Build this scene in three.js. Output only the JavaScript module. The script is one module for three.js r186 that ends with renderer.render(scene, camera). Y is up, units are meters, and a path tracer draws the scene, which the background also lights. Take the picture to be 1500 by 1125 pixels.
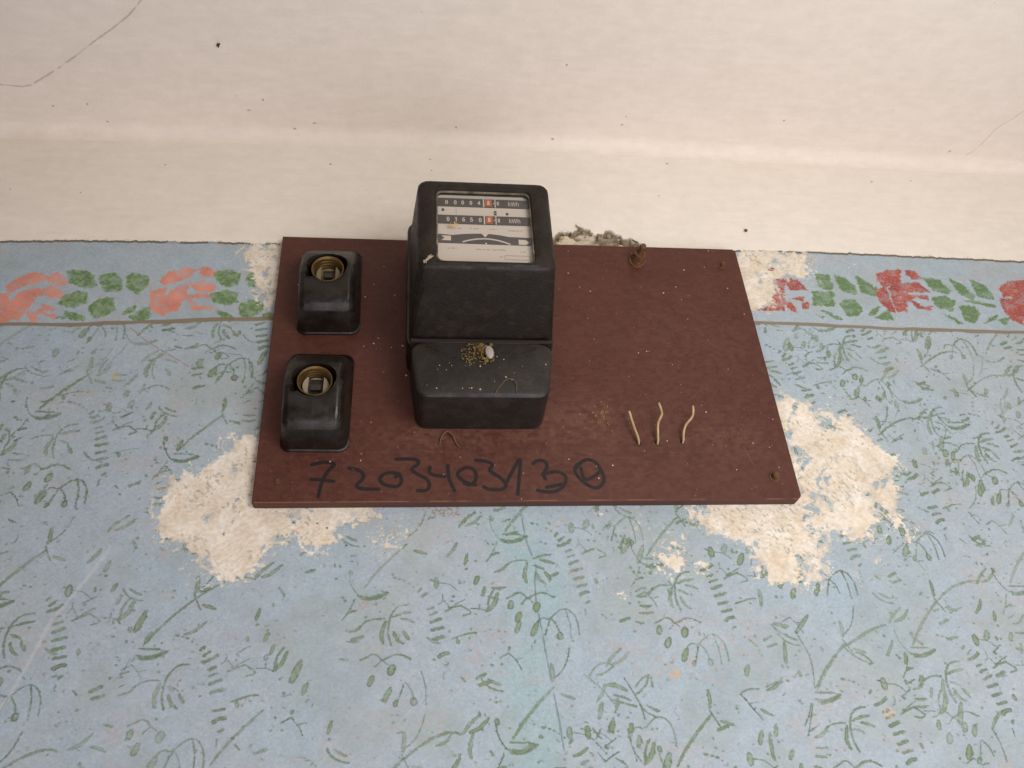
import * as THREE from 'three';
import { mergeGeometries, toCreasedNormals } from 'three/addons/utils/BufferGeometryUtils.js';
import { RectAreaLightUniformsLib } from 'three/addons/lights/RectAreaLightUniformsLib.js';

// ------------------------------------------------------------------ camera, light, exposure
// metres; x to the right and y up along the wall, z out of it; the origin is the top left corner of the board's face
const scene = new THREE.Scene();
scene.background = new THREE.Color(0x000000);
const camera = new THREE.PerspectiveCamera(48.95, 4 / 3, 0.02, 20);
camera.position.set(0.12804, -0.56865, 0.64267);
camera.up.set(-0.00919, 0.84911, 0.52814);
camera.lookAt(0.12804 + 0.116488, -0.56865 + 0.525476, 0.64267 - 0.842796);
const renderer = new THREE.WebGLRenderer({ antialias: true });
renderer.toneMapping = THREE.LinearToneMapping;
renderer.toneMappingExposure = 1.05;
renderer.shadowMap.enabled = true;
RectAreaLightUniformsLib.init();
function softLight(x, y, z, w, h, tx, ty, tz, color, intensity) {   // a broad soft source of light out of the frame
  const l = new THREE.RectAreaLight(color, intensity, w, h);
  l.position.set(x, y, z); l.lookAt(tx, ty, tz); scene.add(l);
  return l;
}
const rgb = (r, g, b) => new THREE.Color().setRGB(r, g, b);
softLight(1.3, -0.9, 2.3, 1.8, 1.3, 0.34, -0.1, 0, rgb(1, 0.80, 0.68), 1.2);       // room light from behind the camera
softLight(0.56, -0.38, 0.84, 0.42, 0.34, 0.36, -0.12, 0, rgb(0.98, 1, 0.97), 9.0);    // the light by the camera
softLight(0.46, -1.15, 0.66, 1.5, 1.1, 0.30, -0.40, 0, rgb(1.03, 0.94, 1.01), 2.25);       // daylight coming up from the floor of the doorway

// ------------------------------------------------------------------ helpers
let seed = 20240611;
const rnd = () => { seed = (seed + 0x6d2b79f5) | 0; let t = Math.imul(seed ^ (seed >>> 15), 1 | seed); t = (t + Math.imul(t ^ (t >>> 7), 61 | t)) ^ t; return ((t ^ (t >>> 14)) >>> 0) / 4294967296; };
const clamp = (v, a = 0, b = 1) => Math.min(b, Math.max(a, v));
const smooth = (a, b, v) => { const t = clamp((v - a) / (b - a)); return t * t * (3 - 2 * t); };
const lerp = (a, b, t) => a + (b - a) * t;
function lattice(x, y, s) { let h = Math.imul(x, 374761393) + Math.imul(y, 668265263) + Math.imul(s, 974634731); h = Math.imul(h ^ (h >>> 13), 1274126177); return ((h ^ (h >>> 16)) >>> 0) / 4294967296; }
function noise(x, y, s = 0) {
  const i = Math.floor(x), j = Math.floor(y), u = x - i, v = y - j, a = u * u * (3 - 2 * u), b = v * v * (3 - 2 * v);
  return lerp(lerp(lattice(i, j, s), lattice(i + 1, j, s), a), lerp(lattice(i, j + 1, s), lattice(i + 1, j + 1, s), a), b);
}
function fbm(x, y, s, n) { let v = 0, w = 0.5, t = 0; for (let k = 0; k < n; k++) { v += w * noise(x, y, s + k * 17); t += w; w *= 0.5; x = x * 2.03 + 11.3; y = y * 2.03 - 7.1; } return v / t; }
const pts = (...v) => { const o = []; for (let i = 0; i < v.length; i += 2) o.push([v[i] / 1000, v[i + 1] / 1000]); return o; };
function along(line, x) { let k = 1; while (k < line.length - 1 && line[k][0] < x) k++; const [a, b] = [line[k - 1], line[k]]; return lerp(a[1], b[1], clamp((x - a[0]) / (b[0] - a[0]))); }
function canvasTexture(c, colour = true) {
  const t = new THREE.CanvasTexture(c); if (colour) t.colorSpace = THREE.SRGBColorSpace;
  t.magFilter = THREE.LinearFilter; t.wrapS = t.wrapT = THREE.RepeatWrapping; t.anisotropy = 8; return t;
}
function canvas(w, h) { const c = document.createElement('canvas'); c.width = w; c.height = h; return [c, c.getContext('2d')]; }
function paint(w, h, f) {                                            // a canvas filled pixel by pixel, f returns [r, g, b] 0-255
  const [c, g] = canvas(w, h), d = g.createImageData(w, h);
  for (let y = 0, i = 0; y < h; y++) for (let x = 0; x < w; x++, i += 4) { const p = f(x, y); d.data[i] = p[0]; d.data[i + 1] = p[1]; d.data[i + 2] = p[2]; d.data[i + 3] = 255; }
  g.putImageData(d, 0, 0); return c;
}
const used = {};
const numbered = (n) => { const k = used[n] = (used[n] ?? -1) + 1; return k ? `${n}_${String(k).padStart(3, '0')}` : n; };
function tag(o, label, category, group, kind) { Object.assign(o.userData, { label }, category && { category }, group && { group }, kind && { kind }); return o; }
function mesh(name, geo, mat, parent = scene) {
  const m = new THREE.Mesh(geo, mat); m.name = numbered(name); m.castShadow = m.receiveShadow = true; parent.add(m); return m;
}
function base(name, x, y, z) { const g = new THREE.Group(); g.name = numbered(name); g.position.set(x, y, z); scene.add(g); return g; }
function loft(rings, { close = false, start = false, crease = 0.6, uv = 0.2 } = {}) {
  const n = rings[0].length, P = [], U = [], I = [];
  for (const r of rings) for (const p of r) { P.push(...p); U.push(p[0] / uv, (p[1] + p[2]) / uv); }
  for (let k = 0; k < rings.length - 1; k++) for (let i = 0; i < n; i++) { const a = k * n + i, b = k * n + (i + 1) % n, c = a + n, d = b + n; I.push(a, b, d, a, d, c); }
  const cap = (k, flip) => {
    const c = [0, 0, 0]; for (const p of rings[k]) for (let q = 0; q < 3; q++) c[q] += p[q] / n;
    const at = P.length / 3; P.push(...c); U.push(c[0] / uv, (c[1] + c[2]) / uv);
    for (let i = 0; i < n; i++) { const a = k * n + i, b = k * n + (i + 1) % n; flip ? I.push(b, a, at) : I.push(a, b, at); }
  };
  if (close) cap(rings.length - 1, false);
  if (start) cap(0, true);
  const g = new THREE.BufferGeometry();
  g.setAttribute('position', new THREE.Float32BufferAttribute(P, 3)); g.setAttribute('uv', new THREE.Float32BufferAttribute(U, 2)); g.setIndex(I);
  return toCreasedNormals(g, crease);
}
const N = 128;
function reach(f, c, s) { let a = 0, b = 1; for (let k = 0; k < 34; k++) { const m = (a + b) / 2; f(m * c, m * s) < 0 ? a = m : b = m; } return (a + b) / 2; }
function outline(cx, cy, f, z) {                                     // the ring where the signed distance f is nought, as seen from its middle
  const o = [];
  for (let i = 0; i < N; i++) { const t = (i + 0.5) / N * Math.PI * 2, c = Math.cos(t), s = Math.sin(t), r = reach(f, c, s), x = cx + r * c, y = cy + r * s; o.push([x, y, typeof z === 'function' ? z(x, y) : z]); }
  return o;
}
const box = (a, b, r) => (x, y) => { const u = Math.abs(x) - a + r, v = Math.abs(y) - b + r; return Math.hypot(Math.max(u, 0), Math.max(v, 0)) + Math.min(Math.max(u, v), 0) - r; };
const rrect = (x0, x1, y0, y1, r, z) => outline((x0 + x1) / 2, (y0 + y1) / 2, box((x1 - x0) / 2, (y1 - y0) / 2, r), z);
const tube = (p, r, n = 24, k = 8) => new THREE.TubeGeometry(new THREE.CatmullRomCurve3(p.map((q) => new THREE.Vector3(...q))), n, r, k);
function lathe(profile, n = 48) { const g = new THREE.LatheGeometry(profile.map((p) => new THREE.Vector2(...p)), n); g.rotateX(Math.PI / 2); return g; }   // its axis along z
function lump(r, flat, s, detail = 1) {                              // a small rough bit of something
  const g = new THREE.IcosahedronGeometry(r, detail), p = g.attributes.position;
  for (let i = 0; i < p.count; i++) { const x = p.getX(i) / r, y = p.getY(i) / r, z = p.getZ(i) / r, k = 0.65 + 0.7 * fbm(x * 1.7 + 5, y * 1.7 + z * 2.3 + 9, s, 2); p.setXYZ(i, p.getX(i) * k, p.getY(i) * k, p.getZ(i) * k * flat); }
  g.computeVertexNormals(); return g;
}

// ------------------------------------------------------------------ what is printed, painted and worn, in millimetres along the wall
const strokes = [], stencils = [], patches = [], digits = [];
const pair = (v) => { const o = []; for (let i = 0; i < v.length; i += 2) o.push([v[i], v[i + 1]]); return o; };
const stroke = (w, ...v) => strokes.push({ w, p: pair(v), k: 'stroke' });
const taper = (w, ...v) => strokes.push({ w, p: pair(v), k: 'taper' });
const blob = (w, ...v) => strokes.push({ w, p: pair(v), k: 'blob' });
const extra = [], once = { stroke: (w, ...v) => extra.push({ w, p: pair(v), k: 'stroke' }), taper: (w, ...v) => extra.push({ w, p: pair(v), k: 'taper' }), blob: (w, ...v) => extra.push({ w, p: pair(v), k: 'blob' }) };
const stencil = (c, ...v) => stencils.push({ c, p: pair(v) });
const bare = (list, ...v) => list.push(pair(v));
const marker = (...v) => digits.push(pair(v));
// the roller print: strokes of one repeat, millimetres from the fan of leaves
stroke(1.9, 16.3,12, 8.7,11.8, 3.7,6.6, 1.3,0.9, 0.4,-5.7, 0.5,-12.3, 3.2,-19.3);
taper(1.9, 17.2,5.7, 10.6,4.9, 4.3,2.7);
taper(2.1, 19.7,-2, 15.2,0, 10.3,0.8);
taper(1.7, 10.9,-6.5, 7.3,-4.5, 3.8,-3.4);
taper(2.1, 15.9,-15.1, 14,-11.8, 12.2,-8.9);
taper(2.1, 11.7,-18.2, 8.2,-16.2, 5.7,-12.4, 4.7,-9.1);
taper(2.3, -3.3,-17.2, -4.7,-13, -4,-7.4, -1.7,-1.4);
stroke(1.7, -2.5,1, -8.8,1.7, -15.9,-0.5, -18.4,-2.3);
taper(1.9, -28.1,-8.1, -22.3,-6.8, -18.4,-2.3);
stroke(1.0, -31.7,-3.7, -25.7,-0.6);
taper(1.6, -21.2,-15.7, -25.3,-16, -29.5,-15.4);
taper(1.7, -20.7,-20.9, -26,-21.9, -31.2,-21.1);
taper(1.6, -29.7,-29.3, -34.4,-28.2);
stroke(1.0, -34.8,0.6, -29.9,6.6, -25.6,17.1);
taper(1.6, -29.8,6.1, -27.7,7.5, -24.4,7.9);
stroke(2.5, -21.6,19, -15.2,17.3, -7.8,19.1, -1,21.8);
stroke(1.7, -19.6,-29.4, -14.9,-27.8, -10.8,-24.9, -7,-26, -4,-30);
stroke(1.9, -3.1,-30, -0.4,-29.2, 4.1,-26.2, 10.6,-25.9, 17.6,-29.8);
stroke(1.0, -8.7,-34.7, -3.9,-30.4);
stroke(1.0, -2.5,-30.5, 1.2,-33.7);
blob(3.9, -16.4,-32.2, -17.1,-35.8, -17.2,-38);
blob(5.3, 4.5,-34.3, 3.6,-37, 2.8,-40.5);
blob(4.7, -10.2,-41.8, -11.4,-45.2, -12.7,-48.2);
stroke(2.5, 3.7,33.4, 5.3,33.1);
stroke(1.9, 8.5,32.2, 9.5,32.2);
stroke(1.9, 11.8,31.2, 12.9,30.7);
stroke(1.4, 15.8,28.8, 16.2,28.2);
stroke(1.2, 19.4,26.1, 19.9,25.7);
stroke(2.5, 23.1,21.9, 25.1,24.1);
stroke(2.7, 25.9,17.6, 29.6,20.5);
stroke(3.3, 25.5,13.2, 30.5,14.1, 35.3,17.9);
stroke(2.7, 30.8,7.7, 34.9,9.3);
stroke(2.3, 31.9,3.3, 37.6,5.1);
stroke(3.3, 33.1,-2.5, 40.1,0.2);
stroke(3.1, 34.2,-8.5, 42.5,-6.6);
stroke(3.3, 35.7,-15.3, 42.8,-13.6);
stroke(2.9, 37.5,-21.4, 44.9,-20.1);
stroke(3.9, 38.9,-28.8, 41.4,-26.6, 45.7,-26.3);
stroke(2.3, 43.6,-35.3, 45.9,-33.8);
stroke(0.5, 42.3,-39.7, 42.4,-45.1);
blob(4.5, 37.1,32.3, 37.2,28.3, 37.1,24.8);
stroke(1.4, 32.3,31.6, 37.3,29.3);
stroke(0.8, 39.8,28.7, 46.3,28.3, 50,25.9, 53.8,22.3);
stroke(1.2, 48.9,18.5, 53.9,21.8, 57.6,23.7);
blob(2.3, 55.6,30.6, 55.9,27.8);
blob(2.5, 59.2,28.9, 60.1,28.5);
taper(2.9, 68.1,27.5, 69.3,30.3, 70.7,33.3);
blob(3.5, 73.8,18.3, 75.4,23.8);
stroke(1.7, 82.5,22.1, 78.1,16.2, 77.5,6.3);
taper(2.9, 77.3,5.9, 82.6,10.1, 85.3,18.5);
stroke(1.0, 64.2,7.7, 71.1,7.5, 75.6,5.9);
stroke(0.9, 70.7,11, 71.1,7.5);
stroke(1.9, 44.5,5.9, 49.5,8.6, 56.1,10.4);
stroke(1.4, 56.1,10.4, 62.4,6.8, 64.6,3.8, 58,2.3);
stroke(0.8, 42,19.2, 43,14.7, 39,11.4);
stroke(0.9, 43,14.7, 47,9.7);
stroke(1.6, 49.5,-15.3, 55,-13.6, 61.4,-11.4, 67.6,-11.3);
blob(3.3, 53.1,-15.7, 53.8,-18.7);
stroke(1.7, 54.7,-10.6, 55.1,-10.8);
stroke(1.7, 62.1,-15.2, 62.6,-15.4);
stroke(1.9, 49.2,14, 49.6,13.9);
stroke(1.6, -10.6,26, -10.1,25.9);
stroke(2.1, -35,18.4, -34.5,18.2);
stroke(2.3, 61.2,39.7, 61.6,40.1);
taper(4.3, 90.5,-2.3, 92.5,3, 95.8,11.2);
taper(3.3, 99,-11.7, 100.2,-7.9, 101.9,-4.1);
blob(2.1, 85.3,-9.8, 85.8,-11.3);
blob(2.1, 90.1,-11.4, 90.6,-10.7);
stroke(0.9, 92.1,-27.4, 97.8,-32.7, 101.2,-40.1);
stroke(1.2, 92.1,-27.4, 85.3,-30.9);
blob(2.7, 93,-22.8, 92.2,-25.1);
stroke(1.0, 97.7,-32.2, 103.4,-31.5);
stroke(1.9, 81.1,-27, 81.3,-27.4);
stroke(2.1, 78.6,-36.1, 78.9,-36.3);
stroke(2.1, 86.4,-35.5, 86.6,-35.9);
stroke(3.3, 67.4,-45.1, 73.6,-42.2);
stroke(3.3, 69.3,-50.3, 76.5,-48.2);
stroke(1.4, 55.2,-44.2, 58.4,-47.5);
stroke(1.4, 2.6,-50.6, 4.3,-47.6, 8.1,-45.6, 12.6,-47.9, 20.1,-40.8, 25.7,-38.9, 30.9,-41.2, 35.2,-48.7, 35.5,-60.1);
stroke(1.2, 12.9,-47.9, 8.6,-60.1);
stroke(1.2, 14.2,-46.9, 18.6,-51.2, 20,-58.5);
stroke(1.0, 25.7,-38.9, 29.2,-48.5, 29,-62.9);
blob(6.2, 20.4,-59, 20.4,-62.6);
blob(4.1, 7.5,-60, 6.5,-63.1);
taper(4.1, -1.1,-59.2, 0.4,-55.7, 3,-50.6);
taper(1.5, 54.1,75.9, 50.2,77.8, 36.8,75.5, 24.6,68.6, 12.6,60);
taper(1.6, 12.6,60, 5.1,53.2, -2.3,45.9, -11.6,35.9, -17.6,27.2);
stroke(1.4, 12.6,64, 14.8,59.4, 18.7,52.4);
taper(2.3, 29.1,52.8, 24.7,54.4, 20.3,55.8);
stroke(1.0, 14.1,67.5, 20.2,71, 25.7,79.3, 29,90.1);
taper(2.5, 13.6,66.4, 14.4,72.2, 14,78.2);
stroke(1.6, -39.9,69.4, -37.5,64.7, -29.7,60.6, -24.3,59.9);
taper(1.9, -26.1,64.5, -29.9,65.8, -34.4,68.7);
stroke(1.0, -30.8,38.5, -30.4,31.8, -26.9,24.1, -23.1,19.7);
blob(3.9, -30,39.6, -29,36.8);
stroke(1.9, -20.6,24, -13.3,23.6, -6.9,23.5);
stroke(2.1, -0.6,21.4, -6.7,17.2, -15.1,16.1, -19.8,16.9);
stroke(0.8, -6.9,23.5, -0.6,21.4);
taper(2.3, 56.9,76.5, 61,82.5, 68.5,87.9);
taper(2.5, 62,77.1, 68.3,78.8, 74.7,85.4);
stroke(1.0, 47.8,62.4, 48.7,64.7);
taper(2.3, 46.6,50.8, 51,55.4, 53.9,61.2);
taper(2.5, 60.2,43.7, 61.3,47.1, 62.3,51.7);
stroke(1.2, 48.7,9, 53.6,12.2, 59,14.8);
stroke(2.5, 47.4,8.8, 47.8,8.6);
stroke(2.5, 50.3,17.7, 50.7,17.3);
stroke(2.7, -41.1,33.7, -40.6,33.4);
stroke(2.3, -33.6,16.5, -33,16);
stroke(2.5, -29.8,52.2, -29.5,52.4);
stroke(1.6, -42.6,45.4, -42.2,43.2);
stroke(1.6, -38.5,44.2, -37.8,43.1);
once.stroke(1.2, 259,-421.9, 267.2,-428.5, 273.2,-434.2, 280.1,-444.1);
once.stroke(1.6, 263.4,-422.7, 268.6,-415.8, 276.3,-413.4, 282.7,-416.2);
once.stroke(2.2, 282.7,-416.5, 276.1,-422, 269.3,-422.9);
once.taper(3.5, 289.5,-434.1, 281.8,-430.3, 274.4,-430.1);
once.stroke(1.9, 280.9,-437.9, 288,-439.6, 292.2,-441.8);
once.stroke(1.9, 296.7,-446.7, 288.9,-444.4, 280.5,-441.4);
once.stroke(1.0, 289.8,-425.7, 297,-438.5, 300.4,-446.1, 302,-455.7);
once.stroke(1.8, 297,-438.5, 305.9,-433.2, 309.2,-424.1);
once.stroke(1.6, 309.2,-424.1, 303.2,-426.1, 298.2,-432.2);
once.taper(3.0, 267.4,-453.4, 269.1,-448.5, 270.7,-443.5);
once.taper(2.7, 275.7,-463, 276.9,-458.8, 278.3,-454.2);
once.blob(3.8, 244.5,-459.7, 244.3,-462.9, 244.4,-466.2);
once.stroke(1.0, 247.8,-463.1, 256.3,-464, 262.8,-469.5, 268.5,-476.2);
once.stroke(1.5, 262.3,-461, 264.7,-465, 267.3,-467.7);
once.stroke(1.6, 268,-461.2, 263.7,-468.2);
once.stroke(1.9, 280.1,-450.1, 280.4,-450.4);
once.stroke(2.0, 289.1,-454, 289.5,-454.2);
once.stroke(2.0, 258.5,-477.1, 258.9,-477.3);
once.stroke(2.7, 222.5,-464.8, 223.3,-465.3);
once.stroke(1.9, 269.5,-473.7, 269.7,-474.1);
once.stroke(1.4, 288.5,-464.6, 289.3,-475.1, 295.2,-484.3);
once.taper(2.4, 288.1,-467.8, 290.4,-466.6, 289.3,-463.9);
once.taper(2.7, 206.1,-475.7, 211.8,-473.4, 216.2,-469.7);
once.stroke(1.6, 310.6,-426.3, 311.2,-432.6);
once.stroke(1.2, 336,-350, 341.3,-357.3);
once.taper(2.2, 337.5,-361.2, 336.1,-359.6, 334.8,-358);
once.stroke(1.8, 398.3,-384.4, 398.7,-384.7);
once.stroke(1.8, 403.8,-388.3, 404.1,-388.6);
once.stroke(1.6, 395.4,-390.4, 395.7,-390.6);
once.stroke(1.8, 391.6,-397.1, 391.9,-397.3);
once.stroke(1.9, 400.1,-396.3, 400.3,-396.8);
once.stroke(1.9, 399.4,-403.9, 399.6,-404.4);
once.stroke(1.2, 415.9,-387.8, 419.3,-394.1, 426.8,-396.5);
once.blob(3.3, 418.5,-387.1, 423.7,-388.8, 428.7,-389.7);
once.taper(3.5, 436.3,-393.7, 442.9,-386.2, 447.3,-381.6);
once.stroke(1.0, 433.9,-393.7, 438,-402.9, 441.3,-411.9, 441.9,-422.3, 439.5,-438.1);
once.stroke(1.5, 441.4,-436.7, 449.8,-425.4, 460.3,-415.4, 472.3,-406.8);
once.taper(1.9, 510.4,-390.9, 498.8,-393.7, 483.4,-401.8, 472.3,-406.8);
once.stroke(1.4, 472.7,-408.3, 478,-415.2, 488.7,-420);
once.stroke(1.9, 480.7,-411.5, 487.8,-414.7, 492.7,-420.1, 489.2,-421);
once.taper(2.7, 420.9,-418, 421.6,-412.9, 422.8,-403.2);
once.stroke(1.6, 425.3,-429.1, 429.5,-424.8);
once.stroke(1.4, 379.6,-440.4, 385.5,-449, 393,-459.6);
once.taper(3.0, 400.7,-445.3, 392.8,-443, 385.7,-444.1);
once.taper(2.4, 401.3,-456.4, 396.5,-454.2, 393.1,-452);
once.taper(3.0, 387.1,-476.2, 388.6,-471.6, 390.2,-467.6);
once.taper(2.7, 395,-484.4, 395.1,-479.1, 396,-469.8);
once.stroke(1.1, 435.1,-449.3, 430.8,-460.2, 425.5,-472.3);
once.stroke(2.2, 442.7,-449.5, 451.7,-447.7, 457.9,-445.1);
// the stencilled border: petals and leaves, millimetres on the wall
stencil('pink', -241.3,-62.1, -233.6,-53, -221.9,-45.8, -213.7,-49, -214.1,-54.6, -226.8,-60.6, -238.3,-67.6);
stencil('pink', -209.3,-50, -201.7,-46.3, -192,-56.2, -195.7,-58.6, -206.6,-54.4);
stencil('pink', -233.8,-79.5, -226.6,-68.4, -215.9,-64.8, -215,-72.5, -220.4,-87.8, -224.1,-99.6, -229.7,-96.6);
stencil('pink', -211.6,-65.7, -203.2,-62.2, -192.9,-67.4, -192.4,-73.6, -209.5,-71.2);
stencil('pink', -250,-73.4, -240,-70.9, -236.5,-88.2, -231.8,-100.8, -241.1,-102.1);
stencil('pink', -216.2,-92, -212.5,-94, -208.6,-100.3, -211.9,-100);
stencil('pink', -208.3,-90.7, -204.2,-87.4, -203.8,-90.6);
stencil('pink', -205.2,-83.1, -197.7,-85.5, -197.5,-88.3, -202.8,-86.3);
stencil('pink', -199.5,-93.7, -192.8,-94.9, -193.2,-96.6);
stencil('leaf', -194.2,-41.5, -180.8,-41.1, -169.5,-46.5, -165.1,-60, -174.7,-62.5, -187.3,-58.4);
stencil('leaf', -163.8,-45.2, -151.4,-42.5, -142,-57, -143.9,-65, -153.8,-66.4, -159.3,-59.8);
stencil('leaf', -141.2,-46.8, -130.7,-43, -120.5,-47.3, -120.8,-60.9, -128,-69, -136.1,-61.4);
stencil('leaf', -192.6,-80.6, -191.1,-71.8, -180.7,-66, -169.7,-66.8, -169.1,-77.8, -178.5,-84.6, -188.6,-83.8);
stencil('leaf', -167,-84.3, -157.3,-74.2, -147.5,-72.9, -142.6,-85.9, -150.3,-93.7, -159.5,-97.1);
stencil('leaf', -187.4,-89.2, -175.3,-92.1, -166.9,-97.3, -170.3,-100.5, -180.7,-97.6);
stencil('leaf', -192.3,-96.8, -184.7,-94.5, -183.8,-98.7);
stencil('leaf', -135.6,-92.3, -130.5,-83.4, -124.2,-81.1, -126.2,-88.8);
stencil('leaf', -129.4,-94.3, -121.4,-87.6, -112.3,-81.9, -113.1,-97.1, -126.4,-97.4);
stencil('pink', -107.3,-49.2, -99.9,-40.8, -86.5,-36.9, -80.2,-37.9, -83.6,-45, -98.1,-52.3, -105.5,-54.8);
stencil('pink', -75.1,-36.5, -69.3,-34, -61,-43.1, -71.5,-43.9);
stencil('pink', -115,-65.3, -103.6,-61.6, -103,-76.1, -100.8,-90.4, -110,-85.1);
stencil('pink', -99.5,-71.6, -93.5,-60.2, -83.1,-54.2, -85.3,-69, -89.8,-84.6, -96.2,-87);
stencil('pink', -78.6,-55.2, -70.4,-51.5, -59.6,-54.6, -60.4,-61.5, -74.2,-61.9);
stencil('pink', -82.6,-70, -73.6,-66.9, -63.1,-67.5, -63.2,-69.3, -73.2,-69.5);
stencil('pink', -77.5,-75.5, -71.6,-80.9, -73.1,-82.5);
stencil('pink', -71.3,-83.1, -65.7,-80.7, -59.5,-82.1, -65.4,-82.5);
stencil('leaf', -60.7,-38.4, -47.7,-36.8, -36.7,-40, -38.6,-54, -46.9,-57.7, -56.7,-49.9);
stencil('leaf', -31.1,-42.2, -24.4,-38.5, -15.3,-48.7, -17,-58, -28,-54.9);
stencil('leaf', -61.6,-66.1, -48.3,-61.2, -37.6,-63.2, -36.3,-74.4, -44.5,-78, -57,-74.9);
stencil('leaf', -34.7,-81.1, -26.1,-71.9, -12.1,-72.7, -12.6,-85, -22.3,-91.8, -31.1,-89.8);
stencil('leaf', -54,-84.9, -45.2,-86.9, -37.7,-92.2, -42.6,-94.5, -49.8,-91.4);
stencil('leaf', -12.2,-89.4, -3.8,-85.9, -3.1,-93.6, -10.9,-93.8);
stencil('leaf', -23.4,-65, -9.7,-61.2, -9.4,-63.5, -21.5,-66.4);
stencil('red', 500.9,-33.3, 508.2,-33.1, 499.6,-70.3, 494.2,-71.7, 477.2,-70.9, 490.5,-65.7);
stencil('red', 492.6,-19.6, 504.3,-14, 507.8,-21.6, 496.9,-28.3);
stencil('red', 511.7,-31.7, 522.9,-32.6, 530.5,-43.7, 513.9,-44.2);
stencil('red', 505.1,-62.4, 509.5,-62.8, 512.1,-71.2, 507.7,-70.1);
stencil('red', 516.7,-56.5, 523.6,-55.1, 521.8,-58.1);
stencil('red', 521.5,-63.7, 526.4,-61.9, 526.3,-67.2, 522.5,-67.8);
stencil('leaf', 545.9,-24.3, 560.4,-25.1, 558.9,-42.9, 547.6,-42);
stencil('leaf', 566.8,-24.9, 576.5,-28.5, 584.2,-38.4, 583.5,-48.5, 569.8,-45.1, 568,-36.4);
stencil('leaf', 591.1,-25.5, 600.7,-32.9, 607,-40.3, 604,-50.5, 590.6,-45.8);
stencil('leaf', 538,-47.3, 558.9,-46.7, 555.3,-64.1, 533.9,-63.4);
stencil('leaf', 563.9,-59, 579.3,-56.1, 585.2,-68.2, 577.9,-75.7, 567.5,-75.9);
stencil('leaf', 540.2,-70.5, 545.1,-71.6, 560,-80.9, 553.8,-81.1);
stencil('leaf', 533.5,-76.7, 542.2,-78.5, 540.8,-79.9);
stencil('leaf', 590.7,-74.2, 599.1,-66.7, 605.1,-64.1, 599.8,-71.5, 592.1,-76.6);
stencil('leaf', 597.6,-78.9, 613.1,-68.8, 614.6,-80.9);
stencil('red', 615.6,-22.1, 626.9,-16.6, 642.7,-14.8, 637,-29.2, 618.8,-36.2, 614.3,-29.9);
stencil('red', 648.8,-15.9, 657.6,-15.6, 663,-25.9, 652.4,-24.9);
stencil('red', 608.3,-42.8, 617.7,-40, 618.1,-52.6, 619.1,-69.9, 612.1,-65.1, 607.8,-55.3);
stencil('red', 624.1,-39.8, 634.7,-33.1, 643,-34.2, 638.4,-52, 631.1,-68.4, 624.7,-68.5, 623.4,-52.4);
stencil('red', 645.2,-34.1, 656.5,-32.5, 666.1,-42.5, 644.4,-43.1);
stencil('red', 640.7,-48.2, 646.7,-49.3, 641.8,-54.5);
stencil('red', 644.2,-56.9, 650.7,-62.9, 646.7,-62.3);
stencil('red', 648.7,-49.8, 661.3,-50.4, 660,-53, 654.5,-51.6);
stencil('red', 652.1,-65.4, 661.2,-63.4, 658.1,-66.5);
stencil('leaf', 666.2,-25.8, 682.3,-26.6, 690.5,-40.5, 686.7,-45.2, 673,-41);
stencil('leaf', 698.2,-24.8, 709.9,-34.8, 716.2,-47.4, 712.2,-52.6, 700.5,-42.8);
stencil('leaf', 721,-25.4, 734.3,-34.1, 736.8,-50.7, 720.6,-47.3);
stencil('leaf', 667,-52.5, 683.5,-48.3, 691.6,-55.7, 683.3,-67.1, 671.7,-63.7);
stencil('leaf', 704.1,-54.1, 719.8,-55.4, 735.6,-59.6, 732.6,-61.7, 716.7,-58);
stencil('leaf', 695.9,-61.8, 711.1,-61.4, 712.8,-71.3, 703.3,-82.6, 694.4,-77.9);
stencil('leaf', 674.1,-72.2, 680.7,-74.5, 691.1,-84.1, 686,-83.5);
stencil('leaf', 715.1,-82.3, 734.5,-70.8, 728.8,-77.1);
stencil('leaf', 732.7,-78.3, 745,-74.3, 738.9,-84.3);
stencil('red', 751.1,-36.2, 765.9,-26.7, 782.3,-24.9, 779.3,-43.2, 751.5,-46.5);
stencil('red', 746.7,-50.4, 753.9,-51.5, 754.5,-66.6, 757.3,-81.4, 748.4,-76.7, 744.5,-61.9);
stencil('red', 758.4,-51.4, 770.4,-43.4, 780.5,-45.7, 768,-76.3, 757.1,-76.5, 758.7,-61.5);
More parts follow.
